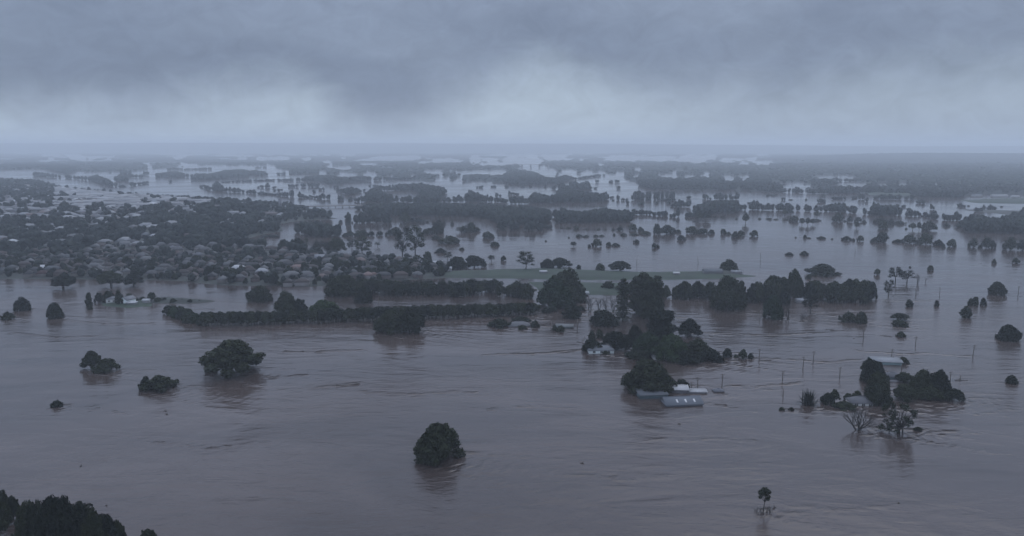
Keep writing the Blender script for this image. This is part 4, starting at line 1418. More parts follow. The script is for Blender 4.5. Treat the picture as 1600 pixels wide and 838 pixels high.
T('ragged', 1411, 627, 37, 602, 'nearer ragged tree at the house end of the right hand wood', variant=2)
T('round', 1440, 618, 40, 580, 'first of two high crowns in the farm wood', variant=4)
T('round', 1463, 620, 38, 579, 'second of two high crowns in the farm wood, farther from the house', variant=2)
T('ragged', 1488, 627, 30, 608, 'low ragged crown at the far end of the farm wood', variant=0)
T('ragged', 1452, 625, 34, 604, 'low skirt of foliage under the high crowns of the farm wood', variant=1)
T('bare', 1341, 672, 42, 639, 'leafless fan shaped tree standing in the water', variant=0)
T('sparse', 1404, 677, 52, 631, 'sparse leafy tree with many stems beside the leafless one', variant=0)
T('mound', 1434, 674, 14, 667, 'low leafy branch trailing from the sparse tree')
T('mound', 1221, 642, 9, 636.5, 'small dark bush at the end of the drowned rail fence')
T('mound', 1237, 642, 9, 637, 'small dark bush halfway along the drowned rail fence', variant=2)
T('round', 1581, 600, 17, 587.5, 'small rounded tree alone at the frame edge beyond the farm wood', variant=3)
T('round', 1579, 534, 31, 509, 'dense round tree by the frame edge with a dark reflection', variant=1)
# right middle distance
T('umbrella', 1407, 500, 25, 490, 'mushroom shaped crown over a low bush', variant=2)
T('mound', 1406, 511, 24, 500, 'flat bush under the mushroom shaped crown', variant=0)
T('mound', 1408, 527, 14, 518.5, 'low dark bush below the mushroom shaped tree', variant=3)
T('mound', 1324, 504, 27, 488, 'wider lobe of the twin bush standing in water before the flat topped wood', variant=1)
T('round', 1345, 506, 18, 488, 'narrower lobe of the twin bush before the flat topped wood', variant=3)
T('column', 1508, 497, 15.5, 479, 'blunt upright tree alone, larger than the three beyond it', variant=1)
T('column', 1515.5, 478, 7, 466.5, 'shorter outer tree of three little upright trees', variant=2)
T('column', 1524, 478, 10.5, 464.5, 'tallest of three little upright trees', variant=0)
T('column', 1536, 478, 8.5, 466, 'separate one of three little upright trees', variant=1)
T('column', 1421, 480, 10.5, 468.5, 'square dark tree alone beyond the mushroom shaped crown', variant=2)
T('column', 1463.5, 479, 6.5, 469.5, 'tiny upright tree alone between the square tree and the three', variant=0)
T('round', 1557, 461, 25, 441, 'dome topped tree alone near the frame edge with a pole beyond', variant=0)
T('gum', 1388, 463, 15, 437, 'tall airy tree standing off the end of the flat topped wood', variant=0)
T('gum', 1399, 441, 22, 418, 'higher leafy tree of a loose group with dead stubs', variant=3)
T('gum', 1417, 442, 24, 423, 'broader leafy tree of a loose group with dead stubs', variant=1)
T('bare', 1434, 443, 11, 428, 'dead branching stub beside the loose leafy group', variant=2)
T('bare', 1446, 441, 5, 433, 'smallest dead stub beyond the loose leafy group', variant=1)
T('small', 1371, 430, 8.5, 420.5, 'tiny conical tree beyond the flat topped wood')
T('mound', 1289, 431, 46, 413.5, 'wide wooded mound alone in the water behind the flat topped wood', variant=2)
T('mound', 1263, 436, 8.5, 429, 'little bush beside the wide wooded mound')
T('small', 1454.5, 423, 9, 415, 'small ragged tree alone in the wide far water')
T('mound', 1422, 418.5, 4, 416, 'speck of a bush in the wide far water')
T('mound', 1553, 412, 7, 405, 'small pale bush near the frame edge in the wide far water', variant=1)
T('small', 1586.5, 412, 11, 403, 'small tree at the frame edge in the wide far water')
T('bare', 1231, 499, 20, 471, 'leafless tall tree before the flat topped wood', variant=1)
T('green', 1206, 499, 28, 462, 'dark tree with drooping skirt standing forward of the flat topped wood', variant=2)
T('gum', 1266, 489, 24, 459, 'open crowned tree leaning out before the flat topped wood', variant=2)
T('bare', 1254, 499, 10, 490, 'pale leafless bush in the water beside the open crowned tree', variant=0)
T('round', 1244, 466, 29, 423, 'high round crown at the near end of the flat topped wood', variant=2)
T('round', 1131, 485, 50, 434, 'great dark tree reaching into the water before the straight row', variant=1)
T('gum', 1135, 487, 26, 462, 'dangling lower branches of the great dark tree', variant=4)
# by the grass field
T('gum', 822, 422, 27, 393, 'tall airy tree at the town end of the grass field', variant=2)
T('round', 853, 420, 19, 405, 'rounded tree on the far edge of the grass field', variant=1)
T('ragged', 875, 420, 32, 404, 'wide ragged trees on the far edge of the grass field', variant=1)
T('small', 904.5, 422, 7, 414, 'tiny tree alone on the far edge of the grass field')
T('small', 936.5, 424, 14, 412.5, 'small round tree between the tiny and the spreading one on the field')
T('umbrella', 969, 424, 31, 408.5, 'wide spreading tree at the edge of the grass field', variant=2)
T('round', 1139.5, 425, 27, 406.5, 'dark dome tree on the low rise at the end of the field', variant=4)
T('round', 713, 421, 30, 402, 'large dark dome at the end of the town street', variant=3)
T('ragged', 741, 420, 34, 400, 'wide grey tree next to the dark dome at the town end', variant=2)
T('gum', 768, 408.5, 13, 398.5, 'small open tree in the far water beyond the grey tree', variant=4)
T('small', 787, 408, 9, 399.5, 'small conical tree in the far water beyond the grey tree')
T('gum', 699.5, 406, 14, 394, 'small open tree at the water behind the dark dome', variant=2)
T('small', 669, 409, 13, 393.5, 'dark conical tree beside the tall twin gums')
T('gum', 629, 404, 27, 355, 'first of the tall twin gums rising over the town edge', variant=0)
T('gum', 649, 403, 29, 353, 'second of the tall twin gums, away from the town', variant=2)
T('ragged', 652, 410, 18, 399, 'low tree at the foot of the tall twin gums', variant=0)
T('gum', 500, 399, 20, 376, 'slender airy tree at the water by the town, first of a line', variant=3)
T('gum', 511, 398, 10, 378, 'thinnest airy tree in the line at the town water', variant=4)
T('ragged', 526, 396, 24, 373, 'dense tree in the line at the town water', variant=3)
T('gum', 550, 393, 17, 373, 'pale airy tree behind the dense one at the town water', variant=1)
T('gum', 566, 402, 26, 369.5, 'tallest open tree in the line at the town water', variant=2)
T('ragged', 462, 397, 25, 373, 'round headed tree above the last town roofs before the water', variant=1)
T('ragged', 443, 393, 20, 375, 'dark tree beside the round headed one above the town roofs', variant=2)
T('gum', 475, 396, 16, 372, 'wispy tree with sky holes beside the round headed one', variant=0)
T('gum', 590, 386, 9, 378, 'small wispy tree alone off the town water', variant=1)

# ------------------------------------------------------------------ far lone crowns on the flooded paddocks
FAR = [  # kind, x, base, width, top
 ('mound', 687, 396, 17, 388.5), ('mound', 704.5, 381.5, 30, 369), ('mound', 763, 372.5, 19, 362), ('mound', 771.6, 385, 15, 378), ('mound', 722.6, 391, 8, 387), ('mound', 682, 374, 12, 368),
 ('small', 899.5, 358.5, 9, 353), ('mound', 878, 357.5, 7, 355), ('mound', 889, 358, 9, 355), ('mound', 916, 359, 3, 356.5), ('mound', 935, 359.5, 6, 357), ('mound', 946, 359.5, 4, 357.5), ('mound', 958.5, 360.5, 5, 357),
 ('small', 969, 361.5, 10, 354), ('small', 990, 361, 12, 350.5), ('mound', 1000, 362, 10, 355), ('mound', 1010, 367, 15, 361.5), ('mound', 974, 369, 10, 364), ('mound', 990, 368, 14, 365), ('mound', 959, 368.5, 4, 365),
 ('mound', 904, 370.5, 9, 366), ('mound', 915, 371, 10, 367.5), ('mound', 930, 370.5, 9, 367), ('mound', 941, 370, 8, 367),
 ('small', 1026, 366.5, 12, 350.5), ('round', 1042, 366.5, 26, 352), ('mound', 1060, 364, 10, 359), ('round', 1080, 366, 18, 354), ('mound', 1096, 366, 20, 357), ('mound', 1111, 366, 10, 359),
 ('small', 1130, 366.5, 9, 358), ('mound', 1139, 367, 8, 362.5), ('mound', 1148, 372, 12, 362), ('mound', 1157, 368.5, 13, 360), ('small', 1178.5, 370, 13, 360),
 ('small', 931.6, 386, 15, 374), ('mound', 921, 386.5, 5.5, 382), ('stemmed', 896, 385.5, 9.5, 378), ('small', 952, 385, 8, 378.5), ('mound', 962, 385, 13, 380), ('mound', 995, 380, 9, 374.5), ('small', 1022, 388, 8, 380),
 ('mound', 1027, 387, 7, 382), ('mound', 1063, 375.8, 13.5, 367.5), ('mound', 852.5, 377.5, 3.5, 375.5), ('mound', 889, 372, 3, 370),
 ('stemmed', 1165, 349.5, 11, 333), ('stemmed', 1091, 345, 11, 331), ('stemmed', 1103, 345, 13, 330), ('mound', 1117, 341, 6, 338), ('mound', 1129, 341, 8, 338), ('mound', 1151, 343, 4, 340.5), ('mound', 1187, 343, 5, 340.5), ('mound', 1200, 343, 7, 340.5),
 ('mound', 1257, 372.5, 6, 367), ('mound', 1243, 372, 3, 370), ('mound', 1264, 373, 7, 371), ('mound', 1283, 374, 14, 369.5), ('mound', 1300, 374.5, 4, 372.5), ('mound', 1322, 376.5, 15, 369.5), ('mound', 1333.5, 376.5, 5, 372.5),
 ('small', 1343.6, 377.5, 10, 368.5), ('round', 1377, 379.5, 18, 363.5), ('mound', 1364, 379, 9, 372), ('mound', 1403, 380, 18, 374.5), ('round', 1421, 381, 22, 367.5), ('round', 1446.5, 383, 19, 364.5), ('mound', 1434, 381, 8, 376), ('mound', 1466, 384.5, 15, 375),
 ('mound', 1474, 388, 6, 382), ('small', 1489, 386.5, 13.5, 374), ('small', 1521, 387, 13.5, 372.5), ('mound', 1531.5, 388, 6, 382.5), ('round', 1541, 388.5, 14, 371.5), ('round', 1551, 388, 10, 376), ('round', 1579, 391.5, 20, 371), ('round', 1598, 392, 16, 375),
 ('mound', 1234, 399.5, 12.5, 394.5), ('mound', 1257, 399, 12.5, 392.5),
 ('stemmed', 1226, 338, 10, 327), ('stemmed', 1235, 336, 10, 327), ('mound', 1240, 346.5, 15, 337), ('stemmed', 1253, 352, 9, 341), ('stemmed', 1262, 352.5, 9, 340.5), ('stemmed', 1270, 351.5, 8, 342), ('mound', 1277, 346, 12, 342.5), ('stemmed', 1276.5, 340.5, 9, 330),
 ('round', 1309.6, 347, 16, 332.5), ('small', 1328, 347.5, 9, 337), ('small', 1340, 347.5, 11, 339.5), ('stemmed', 1338.5, 357, 7, 346), ('mound', 1351, 348.5, 7, 344), ('mound', 1320, 346.5, 5, 344), ('mound', 1203, 343.5, 6, 340.5), ('mound', 1212, 344, 8, 342), ('mound', 1229, 344.5, 8, 342.5),
 ('mound', 1374, 349, 20, 341), ('round', 1379, 358, 15, 346), ('mound', 1392, 351, 10, 341.5), ('mound', 1407, 351, 18, 345.5), ('stemmed', 1426, 360, 11, 348.5), ('stemmed', 1436, 360.5, 7, 347), ('round', 1452, 361.5, 21, 345.5), ('mound', 1443, 360, 8, 348), ('mound', 1415.5, 358.5, 4, 356), ('mound', 1479, 354.5, 12, 349),
 ('small', 545, 349.5, 8, 332), ('mound', 532, 348.5, 6, 344), ('mound', 544, 350, 8, 345), ('mound', 677, 350, 4, 346), ('mound', 694, 351, 5, 346), ('mound', 706.5, 351.5, 6, 346), ('mound', 550.5, 349, 3, 346),
 ('small', 635, 348, 16, 333), ('mound', 851, 357, 14, 347),
]
for kd, x, yb, wd, yt in FAR:
    near = 'nearer' if yb > 362 else 'farther'
    size = 'low dark bush' if kd == 'mound' else ('long legged dark tree' if kd == 'stemmed' else 'round dark tree')
    side = 'before the central woods' if x < 860 else ('past the central woods' if x < 1215 else 'toward the frame edge')
    nm = {'mound': 'drowned_bush'}.get(kd, 'paddock_tree')
    T('small' if kd == 'round' else kd, x, yb, wd, yt, f'{size} among {near} lone crowns {side}', cat='bush' if kd == 'mound' else 'tree', group=f'{size} crowns, {near}, {side}', name=nm)


# ------------------------------------------------------------------ hedges and woods built tree by tree
def strip_trees(st, kind, label, group, sp, hmax=14.0, name=None, jit=0.2):
    r_ = np.random.default_rng(int(st[0][0] * 7 + st[0][1]))
    X, Y, h_, n_ = strip_points(st, sp, hmax, r_)
    for x, y, hh in zip(X, Y, h_):
        kd = kind[int(r_.integers(len(kind)))]
        place(kd, (x, y, -0.2), sp * r_.uniform(1.15, 1.6), hh, label, 'tree', group, name=name, variant=int(r_.integers(9)), rz=float(r_.uniform(0, 6.28)))
    return n_


lev = [(316, 509.5, 489), (400, 509, 488), (500, 505, 485), (600, 502, 480), (700, 498, 476), (800, 494, 474), (845, 491.5, 473)]
a_ = np.array(lev)
x = 320.0
while x < 846:
    yb = float(np.interp(x, a_[:, 0], a_[:, 1])); yt = float(np.interp(x, a_[:, 0], a_[:, 2])) + rng.uniform(-1.5, 2)
    T('hedge', x, yb + rng.uniform(-.8, .8), rng.uniform(16, 21), yt, 'leafy tree with pale stems packed in the long straight levee hedge', group='trees of the long levee hedge', name='levee_tree')
    x += rng.uniform(9.0, 12.0)
x = 330.0
while x < 846:
    yb = float(np.interp(x, a_[:, 0], a_[:, 1])); yt = float(np.interp(x, a_[:, 0], a_[:, 2])) - 0.5 + rng.uniform(-1, 1.5)
    T('hedge', x, yb - 4.5, 19, yt, 'leafy tree with pale stems packed in the long straight levee hedge', group='trees of the long levee hedge', name='levee_tree')
    x += rng.uniform(13, 16)
nA = strip_trees([(235, 482, 470), (255, 490, 469), (280, 500, 471), (300, 507, 476), (318, 509.5, 487)], ['small', 'green'], 'dense tree in the thick bent end of the levee hedge', 'trees at the bent end of the levee hedge', 5.2, 8, 'hedge_tree')
nB = strip_trees([(520, 452, 432), (560, 462, 431), (600, 463, 434), (640, 464, 434), (700, 465, 434), (760, 466, 434), (800, 468, 436), (832, 470, 441)], ['gum', 'hedge', 'gum', 'small'], 'thin stemmed tree in the drowned wood between levee and field',
                 'thin trees of the drowned wood', 6.3, 10.5, 'woodland_tree')
nC = strip_trees([(1040, 467, 439), (1060, 469, 437), (1085, 470, 436), (1110, 471, 437)], ['hedge', 'small', 'small'], 'leafy tree in the straight row across the strip of water from the field', 'straight row of trees facing the field', 6.0, 13, 'woodland_tree')
nD = strip_trees([(1150, 474, 437), (1180, 474, 435), (1205, 474, 430), (1228, 478, 426)], ['small', 'hedge', 'small'], 'dark tree in the wood between the great dark tree and the high round crown', 'trees between the great dark tree and the high crown', 6.0, 15, 'woodland_tree')
nE = strip_trees([(1264, 474, 435), (1290, 474, 433), (1320, 475, 431), (1345, 475, 432), (1361, 474, 436)], ['hedge', 'hedge', 'small'], 'tree of the flat topped wood with stems standing in water', 'trees of the flat topped wood', 6.8, 13.5, 'woodland_tree')
nF = strip_trees([(940, 452, 437), (975, 456, 437), (1000, 462, 436)], ['small'], 'dark tree at the back of the leafless row by the field', 'trees at the back of the leafless row', 7.5, 11, 'woodland_tree')
nG = strip_trees([(895, 480, 470), (842, 492, 480)][::-1], ['small'], 'low tree joining the levee hedge to the great paired crown', 'low trees at the end of the levee hedge', 5.5, 6, 'hedge_tree')
nH = strip_trees([(533, 370, 365), (545, 370, 360), (555, 370, 358), (575, 369.5, 358), (586, 369, 360)], ['small'], 'dark tree in the nearest low clump before the central woods', 'nearest low clump before the central woods', 6.5, 9, 'woodland_tree')
nI = strip_trees([(588, 369, 362), (600, 369, 356), (615, 368, 354), (630, 367, 357)], ['small'], 'dark tree in the second low clump before the central woods', 'second low clump before the central woods', 6.5, 10, 'woodland_tree')
nJ = strip_trees([(658, 366, 360), (665, 366.5, 355), (673, 366, 354), (685, 366.5, 342), (692, 365, 340), (700, 364, 350), (715, 364, 355), (727, 364, 345), (738, 363, 346), (748, 361, 357)], ['small', 'small', 'gum'],
                 'dark tree in the clump with two peaks before the central woods', 'clump with two peaks before the central woods', 7.0, 17, 'woodland_tree')
print('STRIP TREES', nA, nB, nC, nD, nE, nF, nG, nH, nI, nJ)
# ------------------------------------------------------------------ buildings on and in the water
def colour(o, c):
    o.color = (*c, 1)
    return o


def roofed(name, x, yb, L, Wd, wall_h, rise, rz, roof_c, wall_c, label, typ='gable', over=0.4, z=0.0, windows=0, cat='building', skylights=0, group=None, sag=0.0):
    """a building whose near waterline is at photo pixel (x, yb)"""
    p, t = at(x, yb, z)
    d = np.array([p[0], p[1]]); d /= np.linalg.norm(d)
    p[:2] += d * (Wd / 2 * abs(math.cos(rz)) + L / 2 * abs(math.sin(rz)) * 0.5)
    root = empty(name, (p[0], p[1], z), rz)
    x0, x1, y0, y1 = -L / 2, L / 2, -Wd / 2, Wd / 2
    m = MB(); m.box(x0, x1, y0, y1, -1.5, wall_h)
    if typ == 'gable':
        for xx in (x0, x1):
            m.add([(xx, y0, wall_h), (xx, y1, wall_h), (xx, 0, wall_h + rise * 0.97)], [(0, 1, 2)])
    colour(m.build('wall', M_WALL, root), wall_c)
    m = MB()
    e = over
    X0, X1, Y0, Y1 = x0 - e, x1 + e, y0 - e, y1 + e
    zl = wall_h + 0.02
    if typ == 'skillion':
        V = [(X0, Y0, zl), (X1, Y0, zl), (X1, Y1, zl + rise), (X0, Y1, zl + rise)]
        V += [(a, b_, c - 0.14) for a, b_, c in V]
        m.add(V, [(0, 1, 2, 3), (7, 6, 5, 4), (4, 5, 1, 0), (5, 6, 2, 1), (6, 7, 3, 2), (7, 4, 0, 3)])
    else:
        hx = (Y1 - Y0) / 2 * 0.95 if typ == 'hip' else 0.0
        hx = min(hx, (X1 - X0) / 2 - 0.3)
        n_ = 8
        V = [(X0, Y0, zl), (X1, Y0, zl), (X1, Y1, zl), (X0, Y1, zl), (X0 + hx, 0, zl + rise), (X1 - hx, 0, zl + rise)]
        V += [(a, b_, c - 0.16) for a, b_, c in V]
        m.add(V, [(0, 1, 5, 4), (2, 3, 4, 5), (6, 7, 1, 0), (8, 9, 3, 2)] + ([(1, 2, 5), (3, 0, 4), (7, 8, 2, 1), (9, 6, 0, 3)] if typ == 'hip' else
              [(7, 11, 5, 1), (11, 8, 2, 5), (9, 10, 4, 3), (10, 6, 0, 4)]) + [(10, 11, 7, 6), (10, 9, 8, 11)])
    ro = m.build('roof', M_TIN, root)
    colour(ro, roof_c)
    if typ != 'skillion':      # ridge capping sits on the roof
        m = MB()
        hx = 0.0 if typ == 'gable' else min((Y1 - Y0) / 2 * 0.95, (X1 - X0) / 2 - 0.3)
        m.tube([(X0 + hx, 0, zl + rise + 0.03), (X1 - hx, 0, zl + rise + 0.03)], [0.14, 0.14], 6)
        colour(m.build('ridge_cap', M_ROOF, ro), tuple(c * 0.85 for c in roof_c))
    for q in range(skylights):
        u = x0 + L * (0.30 + 0.24 * q)
        s = rise / ((Y1 - Y0) / 2)
        m = MB()
        ya, yb2 = Y0 * 0.72, Y0 * 0.34
        za, zb = zl + (ya - Y0) * s + 0.05, zl + (yb2 - Y0) * s + 0.05
        V = [(u, ya, za), (u + 0.75, ya, za), (u + 0.75, yb2, zb), (u, yb2, zb)]
        V += [(a, b_, c - 0.04) for a, b_, c in V]
        m.add(V, [(0, 1, 2, 3), (4, 5, 1, 0), (5, 6, 2, 1), (6, 7, 3, 2), (7, 4, 0, 3)])
        m.build('skylight', M_SKYLIGHT, ro)
    for q in range(windows):
        u = x0 + L * (q + 0.7) / (windows + 0.4)
        zt = min(wall_h - 0.25, 1.9); zb = max(zt - 1.1, 0.02)
        m = MB(); m.box(u - 0.65, u + 0.65, y0 - 0.04, y0 - 0.003, zb, zt)
        wn = m.build('window', M_DARK, root)
        m = MB()
        m.box(u - 0.73, u + 0.73, y0 - 0.07, y0 - 0.045, zt, zt + 0.08); m.box(u - 0.04, u + 0.04, y0 - 0.07, y0 - 0.045, zb, zt - 0.002)
        colour(m.build('window_frame', M_WALL, wn), (0.7, 0.7, 0.68))
    tag(root, label, cat, group)
    return root


WHITE, PALE, GREY, DKG, BLUE = (0.42, 0.42, 0.42), (0.30, 0.31, 0.32), (0.20, 0.21, 0.225), (0.11, 0.115, 0.125), (0.115, 0.13, 0.148)
roofed('farm_shed', 1064, 635.5, 15.8, 10.0, 0.75, 2.1, 0.12, BLUE, (0.10, 0.11, 0.13), 'blue grey shed roof with three white skylights, nearest the camera', skylights=3, over=0.5)
roofed('farm_shed', 1018, 623.5, 12.6, 7.5, 1.7, 0.9, 0.14, (0.10, 0.11, 0.12), (0.05, 0.075, 0.085), 'dark grey shed under the great overhanging tree', typ='skillion')
roofed('farm_shed', 1056, 614.5, 10.6, 7.0, 1.5, 0.5, -0.10, WHITE, (0.10, 0.10, 0.11), 'larger white flat shed roof behind the blue grey one', typ='skillion')
roofed('farm_shed', 1089, 615, 8.0, 5.0, 0.7, 0.4, -0.04, (0.40, 0.40, 0.40), (0.13, 0.13, 0.14), 'smaller white flat shed roof joined to the larger one', typ='gable', over=0.3)
roofed('drowned_shed', 1122, 613.2, 4.6, 3.6, 0.35, 1.0, 0.05, (0.10, 0.105, 0.12), (0.09, 0.09, 0.1), 'small dark hip roof alone in the water past the white sheds', typ='hip', over=0.2)
roofed('farm_house', 1344, 634.2, 10.0, 7.0, 1.15, 2.1, -0.05, (0.09, 0.092, 0.10), (0.45, 0.44, 0.43), 'grey hip roofed farmhouse with white walls beside the tall stack of trees', typ='hip', windows=3, cat='house')
roofed('metal_shed', 1382, 570.3, 14.0, 10.0, 1.5, 1.0, -0.16, (0.27, 0.28, 0.29), (0.14, 0.21, 0.22), 'long pale metal shed behind the tall stack of trees', over=0.5)
roofed('farm_house', 1394, 592.5, 8.2, 6.0, 1.0, 1.7, 0.05, (0.075, 0.08, 0.088), (0.09, 0.14, 0.15), 'dark slate roofed house behind the ragged trees of the farm', typ='hip', cat='house')
roofed('drowned_shed', 1398, 597.2, 5.6, 3.0, 0.15, 0.5, 0.08, (0.12, 0.12, 0.13), (0.1, .1, .1), 'sunken dark roof edge in front of the slate roofed house', typ='hip', over=0.2)
roofed('island_house', 938, 552.8, 13.5, 8.0, 1.7, 2.0, 0.05, (0.12, 0.13, 0.14), (0.55, 0.60, 0.59), 'white walled house with grey roof at the tip of the tree island', typ='hip', windows=3, cat='house')
roofed('island_house', 1031, 562.5, 8.0, 6.0, 1.6, 1.6, 0.1, (0.15, 0.155, 0.155), (0.30, 0.30, 0.29), 'pale little house half hidden by bushes on the tree island', typ='hip', cat='house')
roofed('drowned_house', 811, 511.0, 13.5, 9.0, 0.3, 2.2, 0.06, (0.10, 0.103, 0.108), (0.16, .16, .16), 'drowned hip roof at the field end of the levee', typ='hip', cat='house', over=0.3)
roofed('drowned_shed', 882, 513.2, 10.5, 6.0, 0.9, 0.5, -0.1, (0.11, 0.12, 0.118), (0.08, .10, .10), 'flat grey green shed roof with two bushes before it', typ='skillion')
roofed('lawn_house', 200, 474.5, 8.5, 6.5, 2.6, 2.2, 1.25, (0.16, 0.165, 0.175), (0.60, 0.66, 0.65), 'white gabled house on the lawn island', z=0.6, windows=0, cat='house')
roofed('lawn_house', 177, 473.5, 7.5, 6.0, 2.7, 1.6, 0.1, (0.14, 0.145, 0.155), (0.50, 0.50, 0.48), 'dark roofed house behind trees on the lawn island', z=0.6, typ='hip', windows=2, cat='house')
roofed('lawn_shed', 206, 477.0, 6.5, 4.0, 1.6, 0.5, -0.05, (0.40, 0.41, 0.42), (0.14, 0.15, 0.15), 'low pale lean-to in front of the white gabled house', z=0.3, typ='skillion')
roofed('lawn_shed', 229, 473.5, 4.5, 3.5, 1.8, 0.8, 0.1, (0.42, 0.43, 0.44), (0.2, 0.2, 0.2), 'tiny pale shed beside the hedge on the lawn island', z=0.6)
roofed('field_barn', 1113, 428.6, 16, 9, 2.0, 2.0, 0.05, (0.10, 0.11, 0.12), (0.12, .12, .12), 'long dark barn on the low rise by the dome tree', z=0.8)
roofed('field_barn', 1150, 428.6, 9, 7, 1.8, 1.2, 0.0, (0.20, 0.21, 0.22), (0.15, .15, .15), 'lower grey barn past the dome tree on the rise', z=0.5)
roofed('field_shed', 1057, 430.0, 5, 4, 1.6, 0.6, 0.0, (0.42, 0.43, 0.43), (0.16, .16, .16), 'small pale shed alone on the grass field', z=0.8, typ='skillion')
roofed('field_shed', 849, 427.5, 6, 4, 1.6, 0.6, 0.0, (0.36, 0.37, 0.38), (0.16, .16, .16), 'pale shed among the trees at the town end of the field', z=0.8, typ='skillion')
roofed('shore_shed', 1252, 473.5, 8, 5, 1.8, 1.0, 0.0, (0.26, 0.27, 0.28), (0.2, .2, .2), 'pale shed at the water before the high round crown', typ='gable')
roofed('long_hall', 905, 461.5, 14, 6, 1.4, 0.6, 0.02, (0.30, 0.32, 0.33), (0.18, .18, .18), 'long low grey roof at the near edge of the grass field', z=0.2, typ='skillion')
for x_, y_, L_, lab in ((1493, 304.8, 24, 'first of the pale sheds on the far bank toward the frame edge'), (1505, 304.6, 15, 'second of the pale sheds on the far bank, shorter'),
                        (1526, 307.3, 20, 'wide cluster roof between the pale sheds on the far bank'), (1561, 307.6, 34, 'longest white shed on the far bank'), (1586, 309, 15, 'grey shed past the longest white one on the far bank')):
    roofed('far_shed', x_, y_, L_, 9, 3.0, 1.4, 0.0, WHITE if 'white' in lab else GREY, (0.3, 0.3, 0.3), lab, z=0.8)
# town edge: light sheds along the far street
for x_, y_, L_, lab in ((669, 414.5, 26, 'long pale low shed by the street at the town end'), (640, 412.5, 18, 'pale shed roof below the tall twin gums'), (695, 424.0, 12, 'pale roof beside the large dark dome tree')):
    roofed('street_shed', x_, y_, L_, 8, 2.4, 0.9, 0.04, (0.40, 0.41, 0.42), (0.2, .2, .2), lab, z=1.2)

# water tower on the town skyline
p, t = town_at(438, 324)
root = empty('town_tower', (p[0], p[1], p[2] - 0.2))
m = MB(); m.box(-2.2, 2.2, -2.2, 2.2, 0, 13.0); colour(m.build('shaft', M_WALL, root), (0.16, 0.16, 0.17))
m = MB(); m.box(-2.6, 2.6, -2.6, 2.6, 13.003, 14.2); colour(m.build('cap', M_WALL, root), (0.13, 0.13, 0.14))
tag(root, 'square dark tower rising above the trees at the river end of town', 'tower')


def bridge(name, a, b_, deck_z, deck_w, n_pier, pier_r, rail, label):
    p0, _ = at(*a, deck_z); p1, _ = at(*b_, deck_z)
    d = p1 - p0; L = float(np.hypot(d[0], d[1])); rz = math.atan2(d[1], d[0])
    root = empty(name, (p0[0], p0[1], 0), rz)
    m = MB(); m.box(0, L, -deck_w / 2, deck_w / 2, deck_z - 0.9, deck_z); m.build('deck', M_POLE, root)
    for s in (-1, 1):
        m = MB(); y = s * (deck_w / 2 - 0.2)
        m.box(0, L, y - 0.08, y + 0.08, deck_z + rail - 0.18, deck_z + rail)
        for q in range(int(L / 4) + 1):
            m.box(q * 4.0 - 0.1, q * 4.0 + 0.1, y - 0.07, y + 0.07, deck_z + 0.003, deck_z + rail - 0.182)
        m.build('railing', M_CONC, root)
    for q in range(n_pier):
        m = MB(); u = L * (q + 0.5) / n_pier
        m.box(u - pier_r, u + pier_r, -deck_w / 2 + 0.6, deck_w / 2 - 0.6, -2, deck_z - 0.903)
        m.build('pier', M_CONC, root)
    tag(root, label, 'bridge')


bridge('road_bridge', (440, 323.2), (573, 320.5), 3.0, 9.0, 12, 0.8, 1.7, 'low road bridge just above the flood behind the town')
bridge('river_bridge', (795, 257.0), (864, 257.6), 16.0, 14.0, 5, 2.6, 2.0, 'distant high bridge on wide piers across the far river')

# ------------------------------------------------------------------ power poles
POLES = [  # x, top, base, lean in degrees, arms, label
 (1270.5, 549, 567.8, 2, 1, 'taller of the two crossarmed poles standing close together'), (1254.6, 557, 576.2, 2, 1, 'shorter of the two crossarmed poles standing close together'),
 (1222.6, 579, 595.5, 0, 1, 'pole beyond and above the lone short one by the rail fence'), (1223.4, 608, 620.3, 0, 0, 'short pole between the rail fence and the taller pole in line with it'),
 (1312, 573.5, 591, 0, 1, 'pole alone in the rippled water before the tall stack of trees'), (1392, 545.5, 561.5, 7, 1, 'leaning pole behind the long pale metal shed'),
 (1395, 556, 566.5, 0, 0, 'short pole close beside the metal shed'), (1408.6, 569, 578.5, 0, 0, 'thin short pole before the bush at the metal shed'), (1484.6, 580.5, 595.5, 0, 1, 'pole just past the farm wood'),
 (1500, 586.5, 594, 0, 0, 'stump of a post over a floating log past the farm wood'), (1386, 578, 584.5, 0, 0, 'thin post behind the slate roofed house'),
 (1090, 589, 605.5, 0, 1, 'first pole behind the white sheds'), (1128, 584, 605.5, 1, 1, 'tallest pole behind the small dark hip roof'), (1080.6, 597, 606, 0, 0, 'short post next to the small tree at the white sheds'),
 (1186, 545, 564.5, 0, 1, 'pole off the end of the tree island'), (1097, 530, 545, 0, 1, 'pole top over the sloping end of the tree island'),
 (902, 499, 516, 0, 1, 'crossarmed pole before the smooth dome tree'), (861, 502, 515, 0, 0, 'thin pole by the flat grey green shed roof'),
 (1431, 451, 460.5, 0, 1, 'farther pole below the loose leafy group'), (1468, 449.5, 463, 0, 1, 'double pole right of the loose leafy group'), (1591, 447.5, 459.5, 0, 1, 'pole at the frame edge by the dome topped tree'),
 (1349, 512, 528.5, 0, 1, 'pole below the twin bush'), (1430.6, 526, 540, 0, 1, 'pole below the mushroom shaped tree'), (1520, 539, 557, 6, 1, 'leaning pole alone between the farm wood and the round edge tree'),
 (1188, 396, 408, 0, 1, 'far pole in the wide water above the dome tree on the rise'), (1091, 401, 412, -8, 0, 'far leaning pole above the grass field'), (995, 404, 413.5, 0, 0, 'far thin pole above the spreading field tree'),
 (1428, 383, 391, 0, 0, 'faint far pole by the row of round crowns'), (1336, 388, 396, 0, 0, 'faint far pole in open water beyond the two low bushes'), (591, 464, 473, 0, 0, 'thin pole in the calm water by the thin drowned wood'), (1187, 486, 500, 0, 0, 'pole in the open water before the great dark tree'),
]
